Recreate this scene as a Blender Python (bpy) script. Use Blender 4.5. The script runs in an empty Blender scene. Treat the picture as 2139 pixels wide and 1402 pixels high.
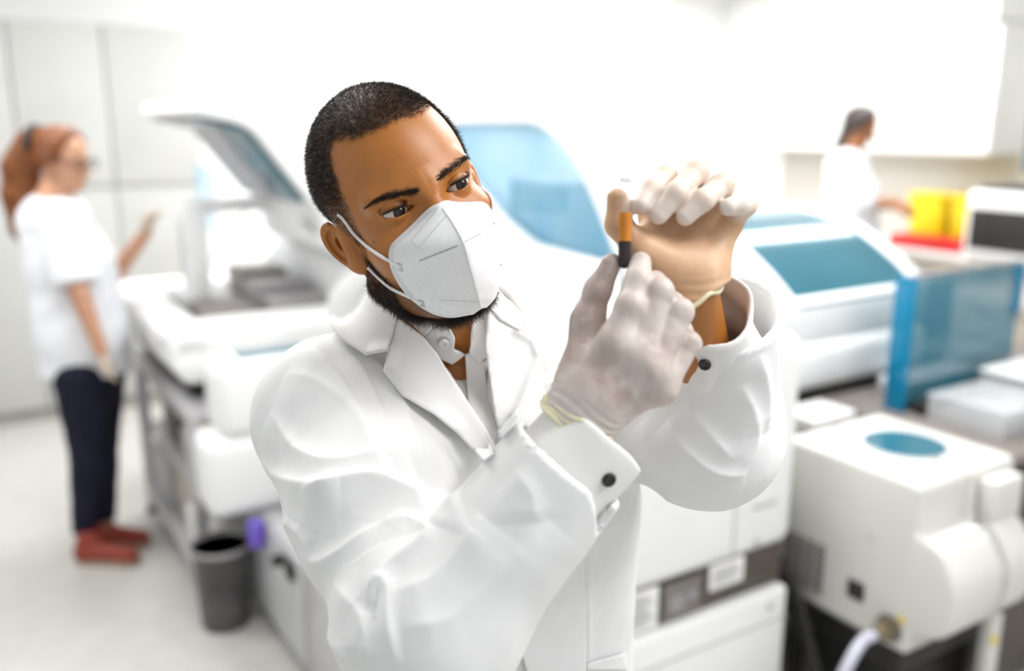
import bpy, bmesh, math, random
import numpy as np
from mathutils import Vector, Matrix

# ------------------------------------------------------------------ camera, world, light, exposure
scene = bpy.context.scene
COL = scene.collection
CAM_Z, PITCH, FPX = 1.70, math.radians(13.3), 1900.0
cam_data = bpy.data.cameras.new('camera')
cam_data.sensor_width = 36.0
cam_data.lens = 36.0 * FPX / 2139.0
cam_data.clip_start = 0.05
cam_data.dof.use_dof = True
cam_data.dof.focus_distance = 0.90
cam_data.dof.aperture_fstop = 1.85
cam = bpy.data.objects.new('camera', cam_data)
COL.objects.link(cam)
cam.location = (0, 0, CAM_Z)
cam.rotation_euler = (math.pi / 2 - PITCH, 0, 0)
scene.camera = cam

world = bpy.data.worlds.new('world')
scene.world = world
world.use_nodes = True
bg = world.node_tree.nodes['Background']
bg.inputs[0].default_value = (0.93, 0.97, 1.0, 1)
bg.inputs[1].default_value = 0.88

vs = scene.view_settings
vs.view_transform = 'Standard'
vs.look = 'None'
vs.gamma = 1.0
vs.exposure = -0.18
vs.use_curve_mapping = False

scene.cycles.max_bounces = 7
scene.cycles.diffuse_bounces = 5
scene.cycles.glossy_bounces = 3
scene.cycles.transparent_max_bounces = 10
scene.cycles.caustics_reflective = False
scene.cycles.caustics_refractive = False

A = math.radians(32.0)                      # the room is turned 32 degrees from the view
E1 = np.array([math.cos(A), math.sin(A), 0.0])
E2 = np.array([-math.sin(A), math.cos(A), 0.0])


def W(u, v, z=0.0):
    """room coordinates (along the back wall, towards the back wall, height) to world"""
    return Vector((u * E1[0] + v * E2[0], u * E1[1] + v * E2[1], z))


def area_light(name, u, v, z, su, sv, power, color=(1, 1, 1), tilt=None):
    d = bpy.data.lights.new(name, 'AREA')
    d.shape = 'RECTANGLE'
    d.size, d.size_y = su, sv
    d.energy = power
    d.color = color
    o = bpy.data.objects.new(name, d)
    COL.objects.link(o)
    o.location = W(u, v, z)
    o.rotation_euler = tilt if tilt else (0, 0, A)
    return o


LIGHTS = [(1.15, 0.1, 20), (0.2, 1.9, 22), (2.2, 1.7, 42), (1.0, 4.0, 40), (2.9, 3.6, 44), (-0.6, 3.6, 34), (4.6, 3.4, 40), (2.6, 5.2, 40), (4.5, 5.2, 40)]
for lu, lv, lp in LIGHTS:
    area_light('ceiling_lamp_light', lu, lv, 2.685, 1.15, 0.55, lp)
area_light('ceiling_lamp_light', 1.9, -0.5, 2.685, 1.15, 0.55, 30)


# ------------------------------------------------------------------ materials
def mat(name, color, rough=0.5, metal=0.0, spec=0.5, bump=None, noise=None, trans=0.0, alpha=1.0, coat=0.0, sss=0.0, emit=None, ior=1.45):
    m = bpy.data.materials.new(name)
    m.use_nodes = True
    nt = m.node_tree
    b = nt.nodes['Principled BSDF']
    b.inputs['Base Color'].default_value = (*color, 1)
    b.inputs['Roughness'].default_value = rough
    b.inputs['Metallic'].default_value = metal
    b.inputs['Specular IOR Level'].default_value = spec
    b.inputs['IOR'].default_value = ior
    if trans:
        b.inputs['Transmission Weight'].default_value = trans
    if alpha < 1:
        b.inputs['Alpha'].default_value = alpha
    if coat:
        b.inputs['Coat Weight'].default_value = coat
    if sss:
        b.inputs['Subsurface Weight'].default_value = sss
        b.inputs['Subsurface Radius'].default_value = (0.01, 0.004, 0.002)
    if emit:
        b.inputs['Emission Color'].default_value = (*emit[0], 1)
        b.inputs['Emission Strength'].default_value = emit[1]
    tc = nt.nodes.new('ShaderNodeTexCoord')
    if noise:                                # (scale, second colour, low, high)
        n = nt.nodes.new('ShaderNodeTexNoise')
        n.inputs['Scale'].default_value = noise[0]
        n.inputs['Detail'].default_value = 5
        r = nt.nodes.new('ShaderNodeMapRange')
        r.inputs[1].default_value, r.inputs[2].default_value = noise[2], noise[3]
        mx = nt.nodes.new('ShaderNodeMix')
        mx.data_type = 'RGBA'
        mx.inputs[6].default_value = (*color, 1)
        mx.inputs[7].default_value = (*noise[1], 1)
        nt.links.new(tc.outputs['Object'], n.inputs['Vector'])
        nt.links.new(n.outputs['Fac'], r.inputs[0])
        nt.links.new(r.outputs[0], mx.inputs[0])
        nt.links.new(mx.outputs[2], b.inputs['Base Color'])
    if bump:                                 # (scale, strength, distance)
        n2 = nt.nodes.new('ShaderNodeTexNoise')
        n2.inputs['Scale'].default_value = bump[0]
        n2.inputs['Detail'].default_value = 6
        bp = nt.nodes.new('ShaderNodeBump')
        bp.inputs['Strength'].default_value = bump[1]
        bp.inputs['Distance'].default_value = bump[2]
        nt.links.new(tc.outputs['Object'], n2.inputs['Vector'])
        nt.links.new(n2.outputs['Fac'], bp.inputs['Height'])
        nt.links.new(bp.outputs[0], b.inputs['Normal'])
    return m


M = dict(
    wall=mat('wall_paint', (0.86, 0.86, 0.85), 0.8, bump=(60, 0.05, 0.002)),
    wall_grey=mat('splashback_paint', (0.55, 0.52, 0.48), 0.7, bump=(60, 0.05, 0.002)),
    ceiling=mat('ceiling_paint', (0.9, 0.9, 0.89), 0.9, bump=(80, 0.05, 0.002)),
    floor=mat('floor_vinyl', (0.52, 0.51, 0.48), 0.35, noise=(9, (0.485, 0.475, 0.45), 0.4, 0.65), bump=(120, 0.04, 0.001)),
    laminate=mat('cabinet_laminate', (0.49, 0.49, 0.475), 0.45, noise=(3, (0.47, 0.47, 0.455), 0.4, 0.6)),
    laminate_white=mat('white_laminate', (0.80, 0.80, 0.78), 0.4, noise=(3, (0.77, 0.77, 0.755), 0.4, 0.6)),
    trim=mat('grey_trim', (0.42, 0.41, 0.39), 0.5, noise=(20, (0.38, 0.37, 0.35), 0.4, 0.6)),
    plastic=mat('white_plastic', (0.83, 0.83, 0.825), 0.38, noise=(4, (0.80, 0.80, 0.80), 0.4, 0.6)),
    plastic_warm=mat('warm_white_plastic', (0.62, 0.61, 0.575), 0.4, noise=(4, (0.60, 0.59, 0.555), 0.4, 0.6)),
    plastic_grey=mat('light_grey_plastic', (0.50, 0.50, 0.51), 0.45, noise=(6, (0.46, 0.46, 0.47), 0.4, 0.6)),
    plastic_mid=mat('mid_grey_plastic', (0.30, 0.29, 0.29), 0.45, noise=(6, (0.26, 0.25, 0.25), 0.4, 0.6)),
    brown_grey=mat('brown_grey_panel', (0.100, 0.082, 0.070), 0.5, noise=(7, (0.082, 0.068, 0.058), 0.4, 0.6)),
    taupe=mat('taupe_panel', (0.20, 0.175, 0.16), 0.5, noise=(7, (0.17, 0.15, 0.135), 0.4, 0.6)),
    beige=mat('beige_laminate', (0.52, 0.46, 0.39), 0.5, noise=(6, (0.48, 0.42, 0.355), 0.4, 0.6)),
    dark=mat('black_plastic', (0.012, 0.011, 0.011), 0.5, noise=(12, (0.02, 0.018, 0.017), 0.4, 0.6)),
    rubber=mat('black_rubber', (0.018, 0.017, 0.017), 0.65, noise=(30, (0.03, 0.028, 0.027), 0.4, 0.6)),
    metal=mat('brushed_metal', (0.55, 0.55, 0.56), 0.3, metal=1.0, noise=(40, (0.48, 0.48, 0.49), 0.4, 0.6)),
    alu=mat('aluminium_profile', (0.60, 0.59, 0.60), 0.38, metal=0.5, noise=(40, (0.54, 0.53, 0.54), 0.4, 0.6)),
    blue_window=mat('tinted_blue_window', (0.025, 0.115, 0.16), 0.12, spec=0.4, noise=(3, (0.03, 0.13, 0.175), 0.4, 0.6)),
    blue_pane=mat('pale_blue_window', (0.28, 0.66, 0.92), 0.08, alpha=0.32, noise=(5, (0.38, 0.74, 0.95), 0.42, 0.6)),
    blue_clear=mat('blue_acrylic', (0.015, 0.19, 0.28), 0.05, alpha=0.58, noise=(3, (0.018, 0.21, 0.30), 0.4, 0.6)),
    blue_edge=mat('blue_acrylic_edge', (0.0, 0.20, 0.38), 0.12, alpha=0.93, noise=(8, (0.0, 0.18, 0.34), 0.4, 0.6)),
    clear=mat('clear_plastic', (0.78, 0.79, 0.80), 0.1, alpha=0.35, noise=(8, (0.72, 0.73, 0.75), 0.4, 0.6)),
    smoke=mat('smoked_plastic', (0.10, 0.095, 0.095), 0.2, alpha=0.42, noise=(8, (0.13, 0.12, 0.12), 0.4, 0.6)),
    yellow=mat('yellow_plastic', (0.72, 0.56, 0.005), 0.4, noise=(5, (0.64, 0.49, 0.004), 0.4, 0.6)),
    red=mat('red_plastic', (0.55, 0.008, 0.012), 0.4, noise=(5, (0.48, 0.006, 0.01), 0.4, 0.6)),
    purple=mat('purple_cap', (0.17, 0.11, 0.55), 0.4, noise=(5, (0.14, 0.09, 0.48), 0.4, 0.6)),
    paper=mat('paper', (0.82, 0.81, 0.79), 0.8, noise=(30, (0.78, 0.77, 0.75), 0.45, 0.6)),
    ink=mat('grey_print', (0.30, 0.30, 0.31), 0.8, noise=(50, (0.36, 0.36, 0.37), 0.4, 0.6)),
    screen=mat('monitor_screen', (0.02, 0.05, 0.10), 0.15, emit=((0.15, 0.42, 0.85), 0.9), noise=(5, (0.03, 0.07, 0.13), 0.4, 0.6)),
    lamp=mat('lamp_diffuser', (0.95, 0.95, 0.95), 0.6, emit=((1, 1, 0.98), 3.0), noise=(5, (0.93, 0.93, 0.93), 0.4, 0.6)),
    hose=mat('pale_hose', (0.52, 0.52, 0.60), 0.3, noise=(30, (0.45, 0.45, 0.53), 0.4, 0.6)),
    brass=mat('brass_fitting', (0.30, 0.25, 0.17), 0.35, metal=0.7, noise=(30, (0.22, 0.18, 0.12), 0.4, 0.6)),
    liner=mat('bin_content', (0.50, 0.47, 0.42), 0.8, noise=(8, (0.38, 0.36, 0.33), 0.4, 0.6)),
)


# ------------------------------------------------------------------ naming helpers
def tag(o, label, cat, group=None, kind=None):
    o['label'] = label
    o['category'] = cat
    if group:
        o['group'] = group
    if kind:
        o['kind'] = kind
    return o


def link_mesh(name, me, parent=None, smooth=False, loc=None, rz=None):
    o = bpy.data.objects.new(name, me)
    COL.objects.link(o)
    if parent is not None:
        o.parent = parent
    if loc is not None:
        o.location = loc
    if rz is not None:
        o.rotation_euler = (0, 0, rz)
    if smooth:
        me.polygons.foreach_set('use_smooth', [True] * len(me.polygons))
    return o


def empty(name, loc, rz=0.0):
    o = bpy.data.objects.new(name, None)
    o.empty_display_size = 0.1
    COL.objects.link(o)
    o.location = loc
    o.rotation_euler = (0, 0, rz)
    return o


class MB:
    """collects shapes in local coordinates; build() links them as one mesh object"""
    def __init__(s):
        s.bm = bmesh.new()

    def box(s, lo, hi, bev=0.0, seg=3, taper=None):
        b = bmesh.new()
        bmesh.ops.create_cube(b, size=1.0)
        c = [(lo[i] + hi[i]) / 2 for i in range(3)]
        d = [hi[i] - lo[i] for i in range(3)]
        for v in b.verts:
            k = 1.0
            if taper and v.co.z < 0:
                k = taper
            v.co = Vector((c[0] + v.co.x * d[0] * k, c[1] + v.co.y * d[1] * k, c[2] + v.co.z * d[2]))
        if bev:
            bmesh.ops.bevel(b, geom=list(b.edges), offset=min(bev, min(abs(x) for x in d) * 0.49), segments=seg, affect='EDGES', profile=0.5)
        s._add(b)
        return s

    def prism(s, prof, axis, a, bb, bev=0.0, seg=2):
        """closed profile polygon extruded along an axis; profile given in the two other axes (order kept)"""
        b = bmesh.new()
        oth = [i for i in range(3) if i != axis]

        def mk(p, t):
            q = [0, 0, 0]
            q[oth[0]], q[oth[1]], q[axis] = p[0], p[1], t
            return b.verts.new(q)
        v0 = [mk(p, a) for p in prof]
        v1 = [mk(p, bb) for p in prof]
        n = len(prof)
        b.faces.new(v0)
        b.faces.new(v1[::-1])
        for i in range(n):
            b.faces.new((v0[i], v1[i], v1[(i + 1) % n], v0[(i + 1) % n]))
        bmesh.ops.recalc_face_normals(b, faces=list(b.faces))
        if bev:
            bmesh.ops.bevel(b, geom=[e for e in b.edges if e.calc_face_angle(0) > 0.5], offset=bev, segments=seg, affect='EDGES', profile=0.5)
        s._add(b)
        return s

    def lathe(s, prof, c=(0, 0, 0), axis=2, n=32):
        """(radius, height) profile turned about an axis through c"""
        b = bmesh.new()
        rings = []
        for r, h in prof:
            ring = []
            for k in range(n):
                t = 2 * math.pi * k / n
                p = [r * math.cos(t), r * math.sin(t), h]
                q = p if axis == 2 else ([p[2], p[0], p[1]] if axis == 0 else [p[1], p[2], p[0]])
                ring.append(b.verts.new((q[0] + c[0], q[1] + c[1], q[2] + c[2])))
            rings.append(ring)
        for r0, r1 in zip(rings, rings[1:]):
            for k in range(n):
                b.faces.new((r0[k], r0[(k + 1) % n], r1[(k + 1) % n], r1[k]))
        b.faces.new(rings[0][::-1])
        b.faces.new(rings[-1])
        bmesh.ops.recalc_face_normals(b, faces=list(b.faces))
        s._add(b)
        return s

    def tube(s, pts, r, n=10):
        b = bmesh.new()
        pts = [Vector(p) for p in pts]
        rings = []
        up = Vector((0.3, 0.2, 1)).normalized()
        for i, p in enumerate(pts):
            t = (pts[min(i + 1, len(pts) - 1)] - pts[max(i - 1, 0)]).normalized()
            x = t.cross(up)
            if x.length < 1e-3:
                x = t.cross(Vector((1, 0, 0)))
            x.normalize()
            y = t.cross(x)
            rr = r[i] if isinstance(r, (list, tuple)) else r
            rings.append([b.verts.new(p + (x * math.cos(2 * math.pi * k / n) + y * math.sin(2 * math.pi * k / n)) * rr) for k in range(n)])
        for r0, r1 in zip(rings, rings[1:]):
            for k in range(n):
                b.faces.new((r0[k], r0[(k + 1) % n], r1[(k + 1) % n], r1[k]))
        b.faces.new(rings[0][::-1])
        b.faces.new(rings[-1])
        bmesh.ops.recalc_face_normals(b, faces=list(b.faces))
        s._add(b)
        return s

    def _add(s, b):
        me = bpy.data.meshes.new('tmp')
        b.to_mesh(me)
        b.free()
        s.bm.from_mesh(me)
        bpy.data.meshes.remove(me)

    def build(s, name, m, parent=None, smooth=None, loc=None, rz=None):
        me = bpy.data.meshes.new(name)
        s.bm.to_mesh(me)
        s.bm.free()
        me.materials.append(m)
        o = link_mesh(name, me, parent, loc=loc, rz=rz)
        me.polygons.foreach_set('use_smooth', [True] * len(me.polygons))
        if hasattr(me, 'set_sharp_from_angle'):
            me.set_sharp_from_angle(angle=math.radians(38 if smooth is None else smooth))
        return o


def smooth_line(pts, k=6):
    """Catmull-Rom through 2-D or 3-D points"""
    P = [np.array(p, float) for p in pts]
    P = [2 * P[0] - P[1]] + P + [2 * P[-1] - P[-2]]
    out = []
    for i in range(1, len(P) - 2):
        for j in range(k):
            t = j / k
            a, b, c, d = P[i - 1], P[i], P[i + 1], P[i + 2]
            out.append(0.5 * ((2 * b) + (c - a) * t + (2 * a - 5 * b + 4 * c - d) * t * t + (3 * b - a - 3 * c + d) * t ** 3))
    out.append(P[-2])
    return out


def rounded(pts, r, k=5):
    """polygon with every corner rounded by radius r (or a per-corner list)"""
    n = len(pts)
    out = []
    for i in range(n):
        p = np.array(pts[i], float)
        a = np.array(pts[i - 1], float) - p
        b = np.array(pts[(i + 1) % n], float) - p
        rr = r[i] if isinstance(r, (list, tuple)) else r
        la, lb = np.linalg.norm(a), np.linalg.norm(b)
        t = min(rr, la * 0.48, lb * 0.48)
        if t < 1e-5:
            out.append(tuple(p))
            continue
        p0, p1 = p + a / la * t, p + b / lb * t
        for j in range(k + 1):
            s = j / k
            out.append(tuple((1 - s) ** 2 * p0 + 2 * s * (1 - s) * p + s * s * p1))
    return out
# ------------------------------------------------------------------ the room (u along the back wall, v towards it)
def struct(name, lo, hi, m, bev=0.0):
    b = MB().box(lo, hi, bev)
    o = b.build(name, m, rz=A)
    o['kind'] = 'structure'
    return o


UW, VW, ZC = 5.95, 6.02, 2.72
struct('floor', (-4.5, -2.5, -0.06), (UW + 0.1, VW + 0.1, 0.0), M['floor'])
struct('wall_back', (-4.5, VW, 0.0), (UW + 0.1, VW + 0.1, ZC), M['wall'])
struct('wall_right', (UW, -2.5, 0.0), (UW + 0.1, VW, ZC), M['wall'])
struct('ceiling', (-4.5, -2.5, ZC), (UW + 0.1, VW + 0.1, ZC + 0.06), M['ceiling'])
struct('baseboard_back', (1.36, VW - 0.012, 0.0), (UW, VW, 0.08), M['trim'], 0.003)

for lu, lv, lp in LIGHTS + [(1.9, -0.5, 1)]:
    t = empty('ceiling_light', W(lu, lv, ZC), A)
    tag(t, 'flat white ceiling light panel above the laboratory', 'ceiling light', 'ceiling light panels')
    f = MB()
    f.box((-0.62, -0.32, -0.025), (0.62, -0.285, 0.0), 0.003).box((-0.62, 0.285, -0.025), (0.62, 0.32, 0.0), 0.003)
    f.box((-0.62, -0.285, -0.025), (-0.585, 0.285, 0.0), 0.003).box((0.585, -0.285, -0.025), (0.62, 0.285, 0.0), 0.003)
    f.build('frame', M['alu'], t)
    MB().box((-0.585, -0.285, -0.02), (0.585, 0.285, -0.006)).build('diffuser', M['lamp'], t)


def thing(name, label, cat, uvz, group=None):
    t = empty(name, W(*uvz), A)
    return tag(t, label, cat, group)


# tall grey cabinets along the left part of the back wall
LAB_UP = ['pale grey wall cupboard farthest left on the back wall', 'pale grey wall cupboard behind the red-haired woman\'s head', 'pale grey wall cupboard beside the bare white back wall']
LAB_LO = ['pale grey tall base cupboard farthest left along the back wall', 'pale grey base cupboard standing behind the red-haired woman', 'pale grey base cupboard behind the open white analyzer, below the last wall cupboard']
for i, u0 in enumerate((-0.62, 0.40, 0.87)):
    u1 = (0.40, 0.87, 1.36)[i]
    t = thing('wall_cupboard', LAB_UP[i], 'cupboard', (u0, 5.66, 1.34), 'grey cupboards on the back wall')
    w = u1 - u0 - 0.004
    MB().box((0, 0.02, 0), (w, 0.355, 0.88)).build('carcass', M['laminate'], t)
    n = 2 if i == 0 else 1
    for k in range(n):
        MB().box((k * w / n + 0.002, 0, 0.0), ((k + 1) * w / n - 0.002, 0.019, 0.88), 0.002).build('door', M['laminate'], t)
    t = thing('base_cupboard', LAB_LO[i], 'cupboard', (u0, 5.675, 0), 'grey base cupboards along the back wall')
    MB().box((0, 0.02, 0.09), (w, 0.34, 1.335)).build('carcass', M['laminate'], t)
    for k in range(n):
        MB().box((k * w / n + 0.002, 0, 0.09), ((k + 1) * w / n - 0.002, 0.019, 1.334), 0.002).build('door', M['laminate'], t)
    MB().box((0, 0.04, 0), (w, 0.29, 0.09)).build('plinth', M['trim'], t)

# white wall cupboards above the bench on the right wall
LAB_R = ['white wall cupboard on the right wall, the one nearest the corner of the room', 'white wall cupboard above the dark-haired woman\'s bench', 'white wall cupboard above the yellow bins, its shaded end in view']
for i, (v0, v1) in enumerate(((4.75, 5.40), (4.05, 4.75), (3.33, 4.05))):
    t = thing('wall_cupboard', LAB_R[i], 'cupboard', (5.58, v0, 1.49), 'white cupboards on the right wall')
    MB().box((0.02, 0, 0), (0.365, v1 - v0 - 0.004, 0.80)).build('carcass', M['laminate_white'], t)
    MB().box((0, 0.002, 0), (0.019, v1 - v0 - 0.006, 0.80), 0.002).build('door', M['laminate_white'], t)
struct('trim_1', (5.50, 3.33, 2.30), (UW, 5.0, ZC), M['wall'])              # soffit above the cupboards
struct('wall_splashback', (UW - 0.004, 1.2, 0.91), (UW, 5.3, 1.49), M['wall_grey'])

# bench under them
for i, (v0, v1) in enumerate(((4.3, 5.3), (3.3, 4.3), (2.3, 3.3), (1.3, 2.3))):
    t = thing('base_cabinet', ['beige bench cabinet nearest the corner of the room', 'beige bench cabinet in front of the dark-haired woman', 'beige bench cabinet under the red tray', 'beige bench cabinet under the monitor'][i], 'cabinet', (5.26, v0, 0), 'beige cabinets under the right bench')
    MB().box((0.02, 0, 0), (0.68, v1 - v0 - 0.004, 0.86)).build('carcass', M['beige'], t)
    for k in range(2):
        d = MB().box((0.0, 0.004 + k * (v1 - v0) / 2, 0.1), (0.02, (k + 1) * (v1 - v0) / 2 - 0.004, 0.85), 0.003).build('door', M['beige'], t)
        MB().box((-0.025, 0.1 + k * 0.5, 0.78), (-0.001, 0.3 + k * 0.5, 0.795), 0.004).build('handle', M['metal'], d)
tag(MB().box((0, 0, 0), (0.73, 4.05, 0.04), 0.006).build('bench_worktop', M['laminate_white'], loc=W(5.215, 1.28, 0.861), rz=A), 'long pale worktop along the right wall under the white cupboards', 'worktop')
# ------------------------------------------------------------------ analyzers and benches (room frame)
# --- left analyzer on an open grey table
t = thing('lab_table', 'grey metal lab table with open shelves carrying the open white analyzer', 'table', (0.62, 3.07, 0))
for (a, b) in ((0.02, 0.02), (0.02, 0.98), (1.1, 0.02), (1.1, 0.98)):
    p = MB().box((a - 0.02, b - 0.02, 0.03), (a + 0.025, b + 0.02, 0.69), 0.003).build('leg', M['alu'], t)
    MB().lathe([(0.012, 0.0), (0.026, 0.004), (0.026, 0.02), (0.010, 0.03)], (a, b, 0)).build('foot', M['rubber'], p)
MB().box((0, -0.0, 0.69), (1.14, 1.02, 0.735), 0.004).build('tabletop', M['alu'], t)
MB().box((0.0, 0.0, 0.10), (1.12, 1.0, 0.13), 0.003).build('shelf', M['alu'], t)
MB().box((0.03, 0.0, 0.40), (1.12, 1.0, 0.42), 0.003).build('shelf', M['alu'], t)
MB().box((1.10, 0.02, 0.13), (1.12, 0.98, 0.69), 0.002).build('back_panel', M['plastic_mid'], t)
SH = []


def small(name, label, cat, uvz, lo, hi, m, group=None, bev=0.006):
    o = MB().box(lo, hi, bev).build(name, M[m], loc=W(*uvz), rz=A)
    tag(o, label, cat, group)
    return o


small('carton', 'dark cardboard carton on the upper table shelf nearest the far leg', 'box', (0.70, 3.72, 0.421), (0, 0, 0), (0.3, 0.22, 0.19), 'taupe')
small('carton', 'pale carton on the upper table shelf under the yellow tub', 'box', (0.70, 3.36, 0.421), (0, 0, 0), (0.3, 0.24, 0.10), 'paper')
tub = MB().lathe([(0.035, 0), (0.05, 0.004), (0.058, 0.085), (0.062, 0.09), (0.055, 0.10), (0.0, 0.10)], n=20).build('tub', M['yellow'], loc=W(0.78, 3.50, 0.522))
tag(tub, 'small yellow plastic tub on the shelf of the grey lab table', 'tub')
small('carton', 'black carton on the upper table shelf nearest the white loader', 'box', (0.68, 3.12, 0.421), (0, 0, 0), (0.3, 0.16, 0.11), 'dark')
small('paper_stack', 'stack of white paper on the lowest table shelf near the bin', 'paper', (0.66, 3.12, 0.131), (0, 0, 0), (0.3, 0.30, 0.14), 'paper')
small('carton', 'beige carton on the lowest table shelf beside the paper stack', 'box', (0.68, 3.46, 0.131), (0, 0, 0), (0.32, 0.22, 0.20), 'beige')
small('carton', 'tall grey carton on the lowest table shelf by the far leg', 'box', (0.66, 3.74, 0.131), (0, 0, 0), (0.32, 0.26, 0.22), 'plastic_grey')

t = thing('analyzer', 'white lab analyzer with raised lid on the grey table beside the red-haired woman', 'analyzer', (0.60, 3.16, 0.735))
MB().box((0.08, 0.08, 0.0), (1.06, 1.12, 0.075), 0.004).build('base', M['dark'], t)
# tray body: a ring of raised rims around the deck
b = MB()
b.prism(rounded([(0.0, 0.14), (0.05, 0.07), (1.15, 0.07), (1.15, 0.20), (0.02, 0.20)], 0.03), 1, 0.0, 1.18, 0.02)
b.box((0.0, 0.0, 0.15), (1.12, 0.20, 0.27), 0.035, 4)
b.box((0.0, 1.0, 0.15), (1.12, 1.18, 0.27), 0.035, 4)
b.box((0.0, 0.0, 0.15), (0.16, 1.18, 0.255), 0.03, 4)
b.build('body', M['plastic'], t)
b = MB()
b.prism(rounded([(0.62, 0.18), (0.62, 0.30), (0.80, 0.52), (1.12, 0.56), (1.12, 0.18)], 0.04), 1, 0.0, 0.16, 0.02)
b.prism(rounded([(0.62, 0.18), (0.62, 0.30), (0.80, 0.52), (1.12, 0.56), (1.12, 0.18)], 0.04), 1, 1.02, 1.18, 0.02)
b.box((0.72, 0.1, 0.18), (1.12, 1.1, 0.50), 0.02)
b.build('rear_housing', M['plastic'], t)
MB().box((0.165, 0.205, 0.185), (0.715, 0.995, 0.215), 0.004).build('deck', M['plastic_grey'], t)
for k, (a, c, w, d, h, mm) in enumerate(((0.19, 0.25, 0.20, 0.30, 0.05, 'taupe'), (0.44, 0.25, 0.24, 0.16, 0.07, 'plastic_mid'), (0.44, 0.46, 0.24, 0.20, 0.10, 'plastic_mid'),
                                         (0.19, 0.60, 0.18, 0.34, 0.04, 'plastic_grey'), (0.46, 0.72, 0.2, 0.24, 0.12, 'taupe'))):
    MB().box((a, c, 0.215), (a + w, c + d, 0.215 + h), 0.006).build('rack', M[mm], t)
MB().box((0.20, 0.58, 0.215), (0.30, 0.64, 0.66), 0.012).box((0.24, 0.60, 0.60), (0.70, 0.64, 0.66), 0.01).build('probe_arm', M['plastic'], t)
MB().box((0.196, 0.595, 0.33), (0.199, 0.628, 0.58)).build('arm_cover', M['plastic_grey'], t)
MB().tube([(0.25, 0.57, 0.25), (0.24, 0.50, 0.36), (0.32, 0.46, 0.50), (0.46, 0.56, 0.62)], 0.008).build('tube', M['clear'], t)
# raised lid: profile in (u, z)
lid = MB().prism(rounded([(0.62, 0.48), (0.82, 0.50), (0.75, 0.62), (0.46, 0.985), (0.38, 1.03), (0.15, 1.03), (0.13, 0.985), (0.33, 0.95), (0.58, 0.62)], [0.02, 0.05, 0.10, 0.08, 0.05, 0.03, 0.02, 0.06, 0.06]), 1, 0.02, 0.86, 0.015).build('lid', M['plastic'], t)
MB().prism([(0.17, 0.974), (0.325, 0.944), (0.525, 0.68), (0.515, 0.67), (0.32, 0.93), (0.168, 0.966)], 1, 0.08, 0.36).build('window', M['blue_window'], lid)
MB().prism([(0.17, 0.974), (0.325, 0.944), (0.525, 0.68), (0.515, 0.67), (0.32, 0.93), (0.168, 0.966)], 1, 0.40, 0.82).build('inner_panel', M['plastic_grey'], lid)
MB().box((0.36, 0.80, 0.50), (0.40, 1.0, 0.78), 0.01).build('side_window', M['blue_pane'], lid)
MB().tube([(0.74, 0.17, 0.42), (0.55, 0.17, 0.60)], 0.012).build('lid_strut', M['metal'], t)

# --- white two-step loader module on a grey pedestal, behind the man's right shoulder
t = thing('pedestal_cabinet', 'grey metal pedestal cabinet under the two-step white loader', 'cabinet', (0.79, 1.98, 0))
MB().box((0.0, 0.0, 0.05), (0.27, 1.04, 0.428), 0.006).build('carcass', M['plastic_grey'], t)
MB().box((0.04, 0.03, 0.0), (0.26, 1.02, 0.05)).build('plinth', M['dark'], t)
MB().box((-0.012, 0.02, 0.06), (-0.001, 0.43, 0.42), 0.003).build('side_panel', M['alu'], t)
MB().box((-0.012, 0.45, 0.06), (-0.001, 1.03, 0.42), 0.003).build('side_panel', M['plastic_grey'], t)
k = MB().lathe([(0.020, 0.0), (0.020, 0.02), (0.015, 0.035), (0.0, 0.036)], (0, 0, 0), axis=0, n=20).build('knob', M['dark'], t, loc=(-0.05, 0.60, 0.37))
MB().box((-0.03, 0.50, 0.34), (-0.001, 0.56, 0.39), 0.004).build('latch', M['dark'], t)
MB().box((0.01, -0.012, 0.06), (0.26, -0.001, 0.42), 0.003).build('door', M['taupe'], t)
small('cap', 'small violet plastic cap under the white loader, beside its grey pedestal', 'cap', (0.725, 2.76, 0.0), (0, 0, 0.33), (0.05, 0.06, 0.425), 'purple', bev=0.015)
t = thing('loader_module', 'two-step white plastic loader standing on the grey pedestal behind the man\'s shoulder', 'loader', (0.62, 2.82, 0.43))
MB().box((0.0, 0.0, 0.0), (0.445, 0.22, 0.27), 0.045, 5).build('lower_housing', M['plastic'], t)
MB().box((0.05, 0.0, 0.262), (0.445, 0.21, 0.52), 0.05, 5).build('upper_housing', M['plastic'], t)
MB().box((0.14, 0.06, 0.519), (0.38, 0.16, 0.523), 0.002).build('lid_window', M['blue_window'], t)
t = thing('service_cabinet', 'dark grey narrow service cabinet showing beside the man\'s right elbow', 'cabinet', (0.80, 1.58, 0))
MB().box((0, 0, 0.03), (0.265, 0.35, 0.62), 0.004).build('carcass', M['taupe'], t)
MB().box((-0.012, 0.01, 0.04), (-0.001, 0.34, 0.61), 0.003).build('door', M['plastic_mid'], t)
MB().box((0.02, 0.02, 0.0), (0.25, 0.33, 0.03)).build('plinth', M['dark'], t)

# --- waste bin on the floor
t = thing('waste_bin', 'smoky see-through waste bin on the floor beside the grey lab table', 'bin', (0.668, 2.945, 0))
MB().lathe([(0.0, 0.004), (0.076, 0.004), (0.078, 0.0), (0.080, 0.006), (0.098, 0.29), (0.094, 0.29), (0.077, 0.008), (0.0, 0.008)], n=40).build('bucket', M['smoke'], t)
MB().lathe([(0.094, 0.285), (0.102, 0.285), (0.104, 0.295), (0.098, 0.302), (0.092, 0.295), (0.094, 0.285)], n=40).build('rim', M['plastic_mid'], t)
MB().lathe([(0.0, 0.01), (0.072, 0.01), (0.078, 0.07), (0.06, 0.085), (0.03, 0.078), (0.0, 0.09)], n=24).build('rubbish', M['plastic_mid'], t)

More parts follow.
